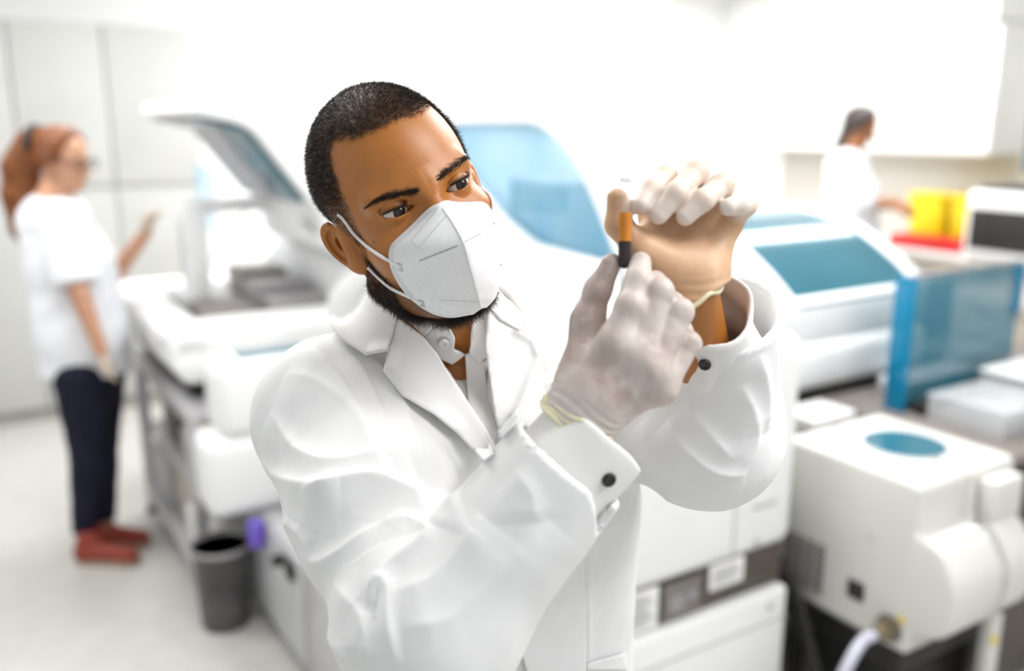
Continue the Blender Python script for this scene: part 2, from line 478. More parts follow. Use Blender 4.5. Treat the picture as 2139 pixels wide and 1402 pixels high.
# --- main floor-standing analyzer behind the man
t = thing('analyzer', 'big white floor-standing analyzer with blue-windowed hood directly behind the man', 'analyzer', (1.08, 1.50, 0))
DV = 1.30
MB().box((0.0, 0.0, 0.60), (0.745, DV, 1.175), 0.045, 6).build('body', M['plastic'], t)
MB().box((0.515, -0.004, 0.63), (0.518, 0.0, 1.12)).build('panel_seam', M['plastic_grey'], t)
MB().box((0.58, -0.004, 0.735), (0.665, 0.0, 0.747), 0.001).build('maker_plate', M['plastic_grey'], t)
MB().lathe([(0.011, -0.004), (0.011, 0.0)], (0.60, 0.0, 0.64), axis=1, n=16).build('plug', M['plastic_grey'], t)
MB().box((0.02, 0.02, 0.49), (0.72, DV, 0.60)).build('recess', M['brown_grey'], t)
low = MB().box((0.0, -0.01, 0.06), (0.725, DV, 0.485), 0.012, 3).build('lower_cabinet', M['plastic'], t)
MB().box((0.004, -0.014, 0.40), (0.721, -0.0105, 0.404)).build('door_seam', M['plastic_grey'], low)
MB().lathe([(0.009, -0.016), (0.009, -0.0105)], (0.655, 0.0, 0.445), axis=1, n=16).build('lock', M['plastic_grey'], low)
MB().box((0.05, 0.05, 0.0), (0.70, DV - 0.05, 0.06)).build('plinth', M['dark'], t)
# papers and label plate on the dark band
for (a, c, z0, z1, nm) in ((0.125, 0.165, 0.505, 0.565, 'notice'), (0.175, 0.285, 0.492, 0.602, 'notice'), (0.455, 0.575, 0.535, 0.605, 'notice')):
    n_ = MB().box((a, 0.012, z0), (c, 0.018, z1), 0.001).build(nm, M['paper'], t)
    ln = MB()
    z = z1 - 0.015
    while z > z0 + 0.012:
        ln.box((a + 0.012, 0.0105, z), (c - 0.014 - 0.01 * ((z * 1000) % 3), 0.0118, z + 0.0018))
        z -= 0.0065
    ln.build('print_lines', M['ink'], n_)
lp_ = MB().box((0.305, 0.013, 0.495), (0.425, 0.0185, 0.592), 0.001).build('label_plate', M['taupe'], t)
MB().box((0.315, 0.0105, 0.572), (0.415, 0.0125, 0.576)).box((0.322, 0.0105, 0.515), (0.372, 0.0125, 0.56)).box((0.378, 0.0105, 0.535), (0.412, 0.0125, 0.562)).build('label_print', M['plastic_mid'], lp_)
# hood: arch profile in (v, z), thick shell with tinted end and front windows
# flat top trays behind the front edge
for k in range(4):
    MB().box((0.05 + 0.02 * k, 0.10 + 0.11 * k, 1.174), (0.74, 0.16 + 0.11 * k, 1.186 + 0.01 * k), 0.006).build('top_rail', M['plastic_grey'] if k % 2 else M['plastic'], t)
area_light('hood_fill_light', 1.08 + 0.62, 1.50 + 0.95, 1.68, 0.26, 0.5, 1.6)  # added fill light without a fixture, brightens the dark space behind the end window
HOOD = rounded([(1.36, 1.15), (1.36, 1.755), (0.68, 1.765), (0.47, 1.62), (0.27, 1.30), (0.27, 1.15)], [0.02, 0.05, 0.20, 0.14, 0.10, 0.02], 8)
HIN = rounded([(1.30, 1.155), (1.30, 1.69), (0.74, 1.695), (0.555, 1.58), (0.33, 1.28), (0.33, 1.155)], [0.02, 0.04, 0.16, 0.12, 0.08, 0.02], 8)


def ring_prism(outer, inner, a, bb, bev=0.0):
    """hollow frame between two equally long profiles (v, z), extruded along u"""
    b = bmesh.new()
    L = []
    for prof in (outer, inner):
        for x in (a, bb):
            L.append([b.verts.new((x, p[0], p[1])) for p in prof])
    n = len(outer)
    for i in range(n):
        j = (i + 1) % n
        b.faces.new((L[0][i], L[0][j], L[1][j], L[1][i]))
        b.faces.new((L[2][i], L[2][j], L[3][j], L[3][i]))
        b.faces.new((L[0][i], L[0][j], L[2][j], L[2][i]))
        b.faces.new((L[1][i], L[1][j], L[3][j], L[3][i]))
    bmesh.ops.recalc_face_normals(b, faces=list(b.faces))
    q = MB()
    q._add(b)
    return q


hood = ring_prism(HOOD, HIN, 0.42, 0.80).build('hood', M['plastic'], t)
MB().prism(HIN, 0, 0.435, 0.445).build('end_window', M['blue_pane'], hood)
MB().prism(HIN, 0, 0.77, 0.78).build('far_panel', M['plastic'], hood)
MB().box((0.52, 0.72, 1.176), (0.72, 1.08, 1.52), 0.01).build('probe_tower', M['plastic_mid'], t)
MB().box((0.512, 0.74, 1.42), (0.519, 1.06, 1.505), 0.004).build('display', M['dark'], t)
MB().box((0.512, 0.74, 1.33), (0.519, 1.06, 1.415), 0.004).build('control_panel', M['plastic_mid'], t)
MB().prism(rounded([(1.30, 1.176), (1.30, 1.66), (1.10, 1.51), (0.91, 1.41), (0.74, 1.35), (0.36, 1.335), (0.30, 1.176)], 0.04), 0, 0.33, 0.415, 0.01).build('sloped_cover', M['plastic'], t)

# --- second unit to its right, with an arched blue lid
t = thing('lab_bench', 'grey lab bench carrying the arched-lid unit and the clear boxes', 'bench', (2.38, 1.28, 0))
MB().box((0, 0.02, 0.05), (1.3, 1.3, 0.765), 0.004).build('carcass', M['brown_grey'], t)
MB().box((0.01, -0.002, 0.06), (0.60, 0.02, 0.74), 0.003).build('front_panel', M['brown_grey'], t)
MB().box((0.61, -0.002, 0.06), (1.29, 0.02, 0.74), 0.003).build('front_panel', M['brown_grey'], t)
MB().box((-0.005, -0.02, 0.766), (1.31, 1.31, 0.80), 0.005).build('worktop', M['taupe'], t)
MB().box((0.05, 0.06, 0.0), (1.25, 1.25, 0.05)).build('plinth', M['dark'], t)
t = thing('analyzer', 'low white unit with arched blue lid behind the blue acrylic screen', 'analyzer', (1.98, 1.90, 0.80))
UL = 0.98
MB().box((0.0, 0.02, 0.0), (UL, 0.75, 0.03), 0.004).build('base', M['dark'], t)
MB().box((0.0, 0.0, 0.03), (UL, 0.94, 0.20), 0.05, 5).build('lower_housing', M['plastic'], t)
MB().box((0.0, 0.02, 0.19), (UL, 0.94, 0.345), 0.03, 5).build('upper_housing', M['plastic'], t)
arch_o = smooth_line([(0.02, 0.335), (0.15, 0.43), (0.33, 0.52), (0.55, 0.565), (0.75, 0.555), (0.93, 0.46)], 6)
arch_o = [(p[0], p[1]) for p in arch_o]
arch_i = [(p[0], p[1] - 0.03) for p in arch_o]
lid = MB().prism(arch_o + [(0.93, 0.33), (0.02, 0.325)], 0, 0.0, 0.30, 0.012).prism(arch_o + [(0.93, 0.33), (0.02, 0.325)], 0, UL - 0.07, UL, 0.012).build('lid', M['plastic'], t)
MB().prism([(p[0], p[1] - 0.012) for p in arch_o] + [(p[0], p[1] - 0.02) for p in arch_o[::-1]], 0, 0.30, UL - 0.07).build('window', M['blue_window'], lid)
t = thing('instrument_stand', 'dark grey stand under the left end of the arched-lid unit', 'stand', (1.99, 1.91, 0))
MB().box((0.0, -0.24, 0.60), (0.36, 0.80, 0.798), 0.004).build('top_box', M['taupe'], t)
MB().box((0.02, 0.02, 0.0), (0.34, 0.78, 0.599), 0.004).build('pedestal', M['brown_grey'], t)
small('tray', 'small white tray on the dark stand just left of the blue screen', 'tray', (2.12, 1.70, 0.799), (0, 0, 0), (0.19, 0.14, 0.035), 'plastic')
# acrylic screen in front of it
t = thing('splash_screen', 'blue see-through acrylic screen standing on the bench before the white unit', 'screen', (2.50, 1.70, 0.80))
MB().box((0.0, 0.0, 0.0), (0.64, 0.006, 0.43), 0.001).build('pane', M['blue_clear'], t)
MB().box((-0.004, -0.035, 0.0), (0.002, 0.04, 0.43), 0.002).build('side_flange', M['blue_edge'], t)
MB().box((0.60, -0.012, 0.25), (0.64, -0.001, 0.42), 0.002).build('clip', M['blue_edge'], t)
MB().box((0.0, -0.004, 0.425), (0.64, 0.010, 0.435), 0.001).build('top_edge', M['plastic_mid'], t)
MB().box((0.02, -0.03, 0.0), (0.62, 0.04, 0.012), 0.002).build('foot', M['dark'], t)
small('reagent_block', 'dark block with pale door behind the blue acrylic screen', 'block', (3.02, 2.0, 0.80), (0, 0, 0), (0.22, 0.4, 0.32), 'plastic_mid')
small('document_tray', 'pale tray lying on the bench behind the blue acrylic screen', 'tray', (2.66, 1.765, 0.80), (0, 0, 0), (0.40, 0.12, 0.05), 'plastic')
# clear storage boxes at the right edge
for i, (u, v, w, d, h) in enumerate(((2.52, 1.36, 0.30, 0.24, 0.07), (2.86, 1.38, 0.32, 0.26, 0.09))):
    t = thing('storage_box', ['clear plastic tray box nearest the round blue window', 'clear plastic lidded box at the right edge of the bench'][i], 'box', (u, v, 0.80), 'clear boxes on the bench')
    b = MB()
    b.box((0, 0, 0), (w, d, 0.004)).box((0, 0, 0.004), (0.004, d, h)).box((w - 0.004, 0, 0.004), (w, d, h)).box((0.004, 0, 0.004), (w - 0.004, 0.004, h)).box((0.004, d - 0.004, 0.004), (w - 0.004, d, h))
    b.build('walls', M['clear'], t)
    MB().box((-0.006, -0.006, h + 0.0005), (w + 0.006, d + 0.006, h + 0.012), 0.003).build('lid', M['clear'] if i == 0 else M['plastic'], t)
    MB().box((0.02, 0.02, 0.005), (w - 0.03, d - 0.03, h * 0.55), 0.004).build('contents', M['plastic_grey'], t)
small('marker_block', 'small black block standing at the foot of the blue screen', 'block', (2.52, 1.60, 0.80), (0, 0, 0), (0.09, 0.05, 0.045), 'dark')

# --- front right module with the round blue window
t = thing('module', 'white module with round blue window and bulging drum front at the lower right', 'module', (1.90, 1.20, 0.40))
MW = 0.405
PR = rounded([(0.42, 0.0), (0.42, 0.45), (0.0, 0.45), (0.0, 0.325), (-0.065, 0.315), (-0.125, 0.22), (-0.105, 0.09), (-0.02, 0.06), (0.0, 0.0)], [0.005, 0.02, 0.03, 0.008, 0.05, 0.10, 0.08, 0.01, 0.01], 8)
MB().prism(PR, 0, 0.0, 0.20, 0.014, 3).prism([(p[0], p[1]) for p in PR if p[0] > -0.01], 0, 0.205, MW, 0.014, 3).build('housing', M['plastic_warm'], t)
P2 = rounded([(0.0, 0.33), (-0.062, 0.318), (-0.120, 0.22), (-0.100, 0.09), (-0.02, 0.06), (0.0, 0.06)], [0.005, 0.05, 0.10, 0.08, 0.01, 0.005], 8)
MB().prism(P2, 0, 0.235, 0.35, 0.014, 3).build('drum_cover', M['plastic_warm'], t)
MB().prism([(-0.005, 0.30), (-0.05, 0.295), (-0.10, 0.21), (-0.08, 0.10), (-0.005, 0.08)], 0, 0.19, 0.245).build('slot', M['plastic_grey'], t)
MB().box((0.235, -0.052, 0.31), (0.36, -0.002, 0.425), 0.012).build('latch_block', M['plastic_warm'], t)
MB().box((0.04, -0.055, 0.318), (0.18, -0.02, 0.3225), 0.001).build('rating_label', M['paper'], t)
MB().lathe([(0.108, 0.4485), (0.112, 0.452), (0.106, 0.4545), (0.104, 0.4535)], (0.225, 0.205, 0), n=48).build('window_rim', M['plastic_grey'], t)
MB().lathe([(0.105, 0.449), (0.104, 0.4535), (0.0, 0.4540)], (0.225, 0.205, 0), n=48).build('round_window', M['blue_window'], t)
v = MB()
for r in range(11):
    for c in range(4):
        v.box((-0.0035, 0.255 + c * 0.036, 0.045 + r * 0.0135), (-0.0006, 0.255 + c * 0.036 + 0.028, 0.0515 + r * 0.0135))
v.build('vent_slots', M['brown_grey'], t)
s_ = MB().box((-0.005, 0.125, 0.085), (-0.0006, 0.175, 0.135), 0.002).build('power_socket', M['dark'], t)
MB().lathe([(0.008, -0.003), (0.008, -0.0006)], (0, 0.12, 0.27), axis=0, n=16).build('screw_cover', M['plastic_grey'], t)
MB().box((-0.003, 0.005, 0.085), (-0.0006, 0.022, 0.10)).build('warning_label', M['yellow'], t)
MB().lathe([(0.036, -0.006), (0.036, -0.0006), (0.0, -0.0006)], (0, 0.045, 0.055), axis=0, n=24).build('hose_collar', M['taupe'], t)
MB().lathe([(0.014, -0.055), (0.020, -0.05), (0.020, -0.03), (0.026, -0.028), (0.026, -0.006)], (0, 0.045, 0.055), axis=0, n=20).build('hose_fitting', M['brass'], t)
ho = MB().tube(smooth_line([(-0.060, 0.045, 0.054), (-0.10, 0.05, 0.045), (-0.16, 0.045, -0.01), (-0.20, 0.05, -0.12), (-0.17, 0.08, -0.25), (-0.17, 0.06, -0.383)]), 0.015).build('hose', M['hose'], loc=W(1.90, 1.20, 0.40), rz=A)
tag(ho, 'pale ribbed hose plugged into the brass fitting of the white module', 'hose')
t = thing('module_stand', 'black stand under the white module with the round blue window', 'stand', (1.95, 1.18, 0))
MB().box((0.0, 0.06, 0.30), (0.36, 0.42, 0.40), 0.006).build('cradle', M['dark'], t)
for a in (0.02, 0.34):
    for c in (0.08, 0.40):
        MB().box((a - 0.02, c - 0.02, 0.0), (a + 0.02, c + 0.02, 0.30), 0.003).build('leg', M['dark'], t)
MB().box((0.05, 0.12, 0.0), (0.32, 0.38, 0.29), 0.01).build('pump_housing', M['rubber'], t)
MB().box((0.30, 0.0, 0.20), (0.36, 0.03, 0.40), 0.004).build('bracket', M['plastic_warm'], t)
MB().box((0.31, -0.004, 0.32), (0.335, -0.0006, 0.345), 0.001).build('warning_label', M['yellow'], t)
cb = MB()
rnd = random.Random(4)
for k in range(5):
    z0 = 0.56 - 0.03 * k
    cb.tube(smooth_line([(1.855, 1.62 + 0.02 * k, z0), (1.86 + 0.005 * k, 1.50, z0 - 0.12), (1.87, 1.46 - 0.02 * k, z0 - 0.3), (1.86, 1.52, 0.02)]), 0.008)
o = cb.build('cable_bundle', M['rubber'], rz=A)
tag(o, 'bundle of black cables hanging in the gap between the big analyzer and the module', 'cables')

# --- things on the bench along the right wall
for i, (v, w) in enumerate(((3.58, 0.30), (3.28, 0.30))):
    t = thing('sharps_bin', ['yellow waste container on the bench nearest the dark-haired woman\'s hands', 'yellow waste container on the bench beside the black-windowed instrument'][i], 'container', (5.52, v - 0.03, 0.902), 'yellow containers on the right bench')
    MB().box((0, 0, 0), (0.24, w - 0.04, 0.30), 0.02, 3, 0.9).build('body', M['yellow'], t)
    MB().box((-0.01, -0.008, 0.295), (0.25, w - 0.032, 0.33), 0.012).build('lid', M['yellow'], t)
small('tray', 'red plastic tray on the bench in front of the yellow containers', 'tray', (5.24, 3.24, 0.902), (0, 0, 0), (0.22, 0.50, 0.08), 'red', bev=0.015)
t = thing('instrument', 'white bench instrument with a black window at the right edge', 'instrument', (5.14, 2.55, 0.902))
MB().box((0, 0, 0), (0.55, 0.62, 0.40), 0.04, 4).build('housing', M['plastic'], t)
MB().box((-0.006, 0.04, 0.06), (0.004, 0.58, 0.30), 0.004).build('window', M['dark'], t)
MB().box((0.05, 0.05, 0.395), (0.5, 0.57, 0.425), 0.01).build('top_plate', M['dark'], t)
t = thing('monitor', 'black monitor with blue screen above the bench instrument, cut by the picture edge', 'monitor', (5.40, 2.50, 1.328))
MB().box((-0.01, 0.15, 0), (0.14, 0.35, 0.012), 0.004).build('foot', M['dark'], t)
MB().box((0.04, 0.22, 0.012), (0.07, 0.28, 0.15), 0.004).build('stand', M['dark'], t)
MB().box((0.03, 0.0, 0.07), (0.07, 0.52, 0.42), 0.008).build('casing', M['dark'], t)
MB().box((0.026, 0.02, 0.09), (0.0295, 0.50, 0.40)).build('screen', M['screen'], t)
t = thing('drawer_cabinet', 'beige drawer cabinet at the right edge behind the blue screen', 'cabinet', (4.15, 2.02, 0))
MB().box((0.02, 0, 0), (0.6, 0.62, 0.88), 0.004).build('carcass', M['beige'], t)
for k in range(4):
    d = MB().box((0.0, 0.01, 0.06 + k * 0.205), (0.019, 0.61, 0.255 + k * 0.205), 0.004).build('drawer', M['beige'], t)
    MB().box((-0.022, 0.2, 0.21 + k * 0.205), (-0.001, 0.42, 0.222 + k * 0.205), 0.003).build('handle', M['metal'], d)
# little bottles far back against the white wall
t = thing('side_table', 'low white table against the back wall carrying small bottles', 'table', (4.15, 5.40, 0))
MB().box((0, 0, 0.86), (1.0, 0.55, 0.9), 0.005).build('tabletop', M['laminate_white'], t)
for a in (0.04, 0.96):
    for c in (0.04, 0.51):
        MB().box((a - 0.02, c - 0.02, 0), (a + 0.02, c + 0.02, 0.86), 0.003).build('leg', M['alu'], t)
for i, (u, v, mm, lb) in enumerate(((4.62, 5.50, 'purple', 'small violet-capped bottle on the low white table, nearest the dark-haired woman'), (4.50, 5.55, 'blue_pane', 'small pale blue bottle on the low white table, next to the violet-capped one'), (4.36, 5.52, 'yellow', 'small yellow-capped bottle on the low white table, farthest from the dark-haired woman'))):
    t = thing('bottle', lb, 'bottle', (u, v, 0.901), 'small bottles on the white table')
    MB().lathe([(0.03, 0), (0.034, 0.004), (0.034, 0.15), (0.014, 0.18), (0.014, 0.20), (0, 0.20)], n=20).build('body', M['clear'], t)
    MB().lathe([(0.017, 0.19), (0.018, 0.192), (0.018, 0.225), (0.0, 0.226)], n=20).build('bottle_cap', M[mm], t)
# ------------------------------------------------------------------ organic shapes: distance fields turned into meshes
F_AX = np.array([0, math.cos(PITCH), -math.sin(PITCH)])
U_AX = np.array([0, math.sin(PITCH), math.cos(PITCH)])
CAMP = np.array([0, 0, CAM_Z])


def sight(px, py):
    """direction of the line of sight through a point of the photograph (2139 x 1402)"""
    px, py = np.asarray(px, float), np.asarray(py, float)
    return np.stack([(px - 1069.5) / FPX + 0 * py, U_AX[1] * (701 - py) / FPX + F_AX[1], U_AX[2] * (701 - py) / FPX + F_AX[2]], -1)


def at(px, py, depth):
    return CAMP + sight(px, py) * depth


def nrm(v):
    v = np.asarray(v, float)
    return v / np.linalg.norm(v)


def smin(a, b, k):
    h = np.maximum(k - np.abs(a - b), 0) / k
    return np.minimum(a, b) - h * h * k * 0.25


def smax(a, b, k):
    return -smin(-a, -b, k)


def cone(P, a, b, r1, r2):
    a, b = np.asarray(a, float), np.asarray(b, float)
    ba = b - a
    h = np.clip(((P - a) @ ba) / (ba @ ba), 0, 1)
    return np.linalg.norm(P - a - h[:, None] * ba, axis=1) - (r1 + (r2 - r1) * h)


def chain(P, pts, rad, k=0.0):
    d = None
    for i in range(len(pts) - 1):
        e = cone(P, pts[i], pts[i + 1], rad[i], rad[i + 1])
        d = e if d is None else (smin(d, e, k) if k else np.minimum(d, e))
    return d


def ell(P, c, r, R=None):
    q = P - np.asarray(c, float)
    if R is not None:
        q = q @ R
    r = np.asarray(r, float)
    k0 = np.linalg.norm(q / r, axis=1)
    k1 = np.linalg.norm(q / (r * r), axis=1) + 1e-9
    return k0 * (k0 - 1.0) / k1


def seg_dist(P, a, b):
    ba = b - a
    h = np.clip(((P - a) @ ba) / (ba @ ba + 1e-12), 0, 1)
    return np.linalg.norm(P - a - h[:, None] * ba, axis=1)


def poly_dist(P, pts):
    d = None
    for i in range(len(pts) - 1):
        e = seg_dist(P, pts[i], pts[i + 1])
        d = e if d is None else np.minimum(d, e)
    return d


def vnoise(P, s, seed=0):
    """smooth value noise, about -1..1"""
    q = P * s + 17.3 * seed
    i = np.floor(q).astype(np.int64)
    f = q - i
    f = f * f * (3 - 2 * f)
    out = 0

    def hsh(a):
        n = a[:, 0] * 374761393 + a[:, 1] * 668265263 + a[:, 2] * 2147483647 + seed * 1274126177
        n = (n ^ (n >> 13)) * 1274126177 & 0x7fffffff
        return ((n ^ (n >> 16)) & 0xffff) / 32767.5 - 1
    for dx in (0, 1):
        for dy in (0, 1):
            for dz in (0, 1):
                w = (f[:, 0] if dx else 1 - f[:, 0]) * (f[:, 1] if dy else 1 - f[:, 1]) * (f[:, 2] if dz else 1 - f[:, 2])
                out = out + w * hsh(i + np.array([dx, dy, dz]))
    return out


def grad(fn, V, e):
    K = np.array([[1, -1, -1], [-1, -1, 1], [-1, 1, -1], [1, 1, 1]], float)
    g = 0
    for k in K:
        g = g + k * fn(V + k * e)[:, None]
    return g / (4 * e)


def mesh_sdf(fn, lo, hi, h, B=8, lip=1.6, newton=2):
    lo, hi = np.asarray(lo, float), np.asarray(hi, float)
    nb = np.ceil((hi - lo) / (h * B)).astype(int)
    N = nb * B
    ci = np.stack(np.meshgrid(*[np.arange(n) for n in nb], indexing='ij'), -1).reshape(-1, 3)
    fc = fn(lo + (ci * B + (B - 1) / 2) * h)
    act = np.abs(fc) < h * B * 0.87 * lip
    Fv = np.repeat(np.repeat(np.repeat(np.where(fc > 0, 1e3, -1e3).reshape(nb).astype(np.float32), B, 0), B, 1), B, 2)
    off = np.stack(np.meshgrid(*[np.arange(B)] * 3, indexing='ij'), -1).reshape(-1, 3)
    ai = ci[act]
    for s in range(0, len(ai), 400):
        n = (ai[s:s + 400, None, :] * B + off[None]).reshape(-1, 3)
        Fv[n[:, 0], n[:, 1], n[:, 2]] = fn(lo + n * h)
    S = (Fv < 0)
    c = np.zeros(N - 1, np.uint8)
    for dx in (0, 1):
        for dy in (0, 1):
            for dz in (0, 1):
                c += S[dx:N[0] - 1 + dx, dy:N[1] - 1 + dy, dz:N[2] - 1 + dz]
    cells = np.argwhere((c > 0) & (c < 8))
    idx = np.full(N - 1, -1, np.int32)
    idx[cells[:, 0], cells[:, 1], cells[:, 2]] = np.arange(len(cells))
    acc = np.zeros((len(cells), 3))
    cnt = np.zeros(len(cells))
    cor = [(x, y, z) for x in (0, 1) for y in (0, 1) for z in (0, 1)]
    val = {q: Fv[cells[:, 0] + q[0], cells[:, 1] + q[1], cells[:, 2] + q[2]].astype(float) for q in cor}
    for q in cor:
        for ax in range(3):
            if q[ax] == 0:
                r = tuple(1 if i == ax else q[i] for i in range(3))
                a, b = val[q], val[r]
                m = (a < 0) != (b < 0)
                t = np.where(m, a / np.where(a - b == 0, 1, a - b), 0)
                p = np.repeat(np.array([q], float), len(cells), 0)
                p[:, ax] += t
                acc += p * m[:, None]
                cnt += m
    V = lo + (cells + acc / np.maximum(cnt, 1)[:, None]) * h
    Q = []
    for ax in range(3):
        o = [i for i in range(3) if i != ax]
        sl0 = [slice(1, N[i] - 1) for i in range(3)]
        sl1 = list(sl0)
        sl0[ax] = slice(0, N[ax] - 1)
        sl1[ax] = slice(1, N[ax])
        a, b = S[tuple(sl0)], S[tuple(sl1)]
        e = np.argwhere(a != b)
        base = e + np.array([0 if i == ax else 1 for i in range(3)])
        flip = a[e[:, 0], e[:, 1], e[:, 2]]

        def cell(d1, d2):
            q = base.copy()
            q[:, o[0]] -= d1
            q[:, o[1]] -= d2
            return idx[q[:, 0], q[:, 1], q[:, 2]]
        quad = np.stack([cell(0, 0), cell(1, 0), cell(1, 1), cell(0, 1)], 1)
        if ax == 1:
            flip = ~flip
        quad[~flip] = quad[~flip][:, ::-1]
        Q.append(quad)
    Q = np.concatenate(Q)
    Q = Q[(Q >= 0).all(1)]
    for _ in range(newton):
        f = fn(V)
        g = grad(fn, V, h * 0.4)
        g2 = (g * g).sum(1)
        V = V - np.clip(f / np.maximum(g2, 0.2), -h, h)[:, None] * g
    return V, Q


def np_mesh(name, V, Q, m, parent=None, origin=(0, 0, 0), attrs=None):
    """numpy vertices and faces to a smooth mesh object with its origin at `origin`"""
    me = bpy.data.meshes.new(name)
    V = np.asarray(V, np.float32) - np.asarray(origin, np.float32)
    Q = np.asarray(Q, np.int32)
    k = Q.shape[1]
    me.vertices.add(len(V))
    me.vertices.foreach_set('co', V.ravel())
    me.loops.add(Q.size)
    me.loops.foreach_set('vertex_index', Q.ravel())
    me.polygons.add(len(Q))
    me.polygons.foreach_set('loop_start', np.arange(0, Q.size, k, dtype=np.int32))
    me.polygons.foreach_set('loop_total', np.full(len(Q), k, np.int32))
    me.polygons.foreach_set('use_smooth', np.ones(len(Q), bool))
    if attrs:
        for an, av in attrs.items():
            if av.ndim == 2:
                c4 = np.ones((len(V), 4), np.float32)
                c4[:, :3] = av
                me.attributes.new(an, 'FLOAT_COLOR', 'POINT').data.foreach_set('color', c4.ravel())
            else:
                me.attributes.new(an, 'FLOAT', 'POINT').data.foreach_set('value', av.astype(np.float32))
    me.update(calc_edges=True)
    me.validate()
    if m is not None:
        me.materials.append(m)
    return link_mesh(name, me, parent)


def march(fn, px, py, t0=0.4, t1=2.0, off=0.0, steps=90):
    """where the line of sight through a photo point first meets a surface"""
    D = sight(px, py).reshape(-1, 3)
    D = D / np.linalg.norm(D, axis=1)[:, None]
    t = np.full(len(D), t0)
    for _ in range(steps):
        d = fn(CAMP + D * t[:, None]) - off
        t = np.minimum(t + d * 0.7, t1)
    return CAMP + D * t[:, None]


def strands(roots, dirs, length, r, bend=None, tip=0.25):
    """many little tapered hairs as one mesh: 3-sided, two segments"""
    n = len(roots)
    length = np.broadcast_to(length, (n,))
    d = dirs / np.linalg.norm(dirs, axis=1)[:, None]
    a = np.cross(d, np.array([0.31, 0.52, 0.79]))
    a /= np.linalg.norm(a, axis=1)[:, None]
    b = np.cross(d, a)
    bend = np.zeros((n, 3)) if bend is None else bend
    V, Q = [], []
    lv = [(0.0, 1.0), (0.55, 0.8), (1.0, tip)]
    rr = np.broadcast_to(r, (n,))
    for s, w in lv:
        c = roots + d * (length * s)[:, None] + bend * (length * s * s)[:, None]
        for k in range(3):
            t = 2 * math.pi * k / 3
            V.append(c + (a * math.cos(t) + b * math.sin(t)) * (rr * w)[:, None])
    V = np.stack(V, 1).reshape(-1, 3)
    base = np.arange(n)[:, None] * 9
    for l in range(2):
        for k in range(3):
            k2 = (k + 1) % 3
            Q.append(np.concatenate([base + l * 3 + k, base + l * 3 + k2, base + l * 3 + 3 + k2, base + l * 3 + 3 + k], 1))
    return V, np.concatenate(Q)


def sample_faces(V, Q, w, n, rng):
    """n random points on the quads, weight per face"""
    a, b, c, d = (V[Q[:, i]] for i in range(4))
    nr = np.cross(c - a, d - b)
    ar = np.linalg.norm(nr, axis=1) * 0.5
    p = ar * w
    p = p / p.sum()
    f = rng.choice(len(Q), n, p=p)
    s, t = rng.random(n)[:, None], rng.random(n)[:, None]
    pt = (a[f] * (1 - s) + b[f] * s) * (1 - t) + (d[f] * (1 - s) + c[f] * s) * t
    nn = nr[f] / (np.linalg.norm(nr[f], axis=1)[:, None] + 1e-12)
    return pt, nn, f
# ------------------------------------------------------------------ the man in front: head
YAW = 7.0
RNG = np.random.default_rng(7)


def rotm(v):
    a = np.linalg.norm(v)
    k = np.asarray(v) / a
    K = np.array([[0, -k[2], k[1]], [k[2], 0, -k[0]], [-k[1], k[0], 0]])
    return np.eye(3) + math.sin(a) * K + (1 - math.cos(a)) * K @ K


# head axes: x his left, y where he faces, z up; centimetres from the middle between the ear canals
HM = rotm([0.0180, -0.3659, 0.3236]) @ np.diag([1.0, -1.0, 1.0])
HT = np.array([-0.0933, 0.9345, 1.6029])
_pv = np.array([0, 8.4, 2.6])                # turned a little further about the eyes
_mid = _pv / 100 @ HM.T + HT
_c, _s = math.cos(math.radians(YAW)), math.sin(math.radians(YAW))
HM = HM @ np.array([[_c, _s, 0], [-_s, _c, 0], [0, 0, 1]])
HT = _mid - _pv / 100 @ HM.T


def hw(p):
    return np.asarray(p, float) / 100 @ HM.T + HT


def wh(P):
    return (P - HT) @ HM * 100


EYE = np.array([3.35, 7.05, 2.55])
EYE_R = 1.22


def lid_edges(u, side):
    """upper and lower lid heights over the eye centre, u towards the temple"""
    s = np.clip(1 - (np.abs(u) / 1.62) ** 2.2, 0, 1)
    t = 0.10 * u
    return 0.31 * s ** 0.8 + t * 0.6 + 0.02, -0.45 * s ** 0.9 + t * 0.6


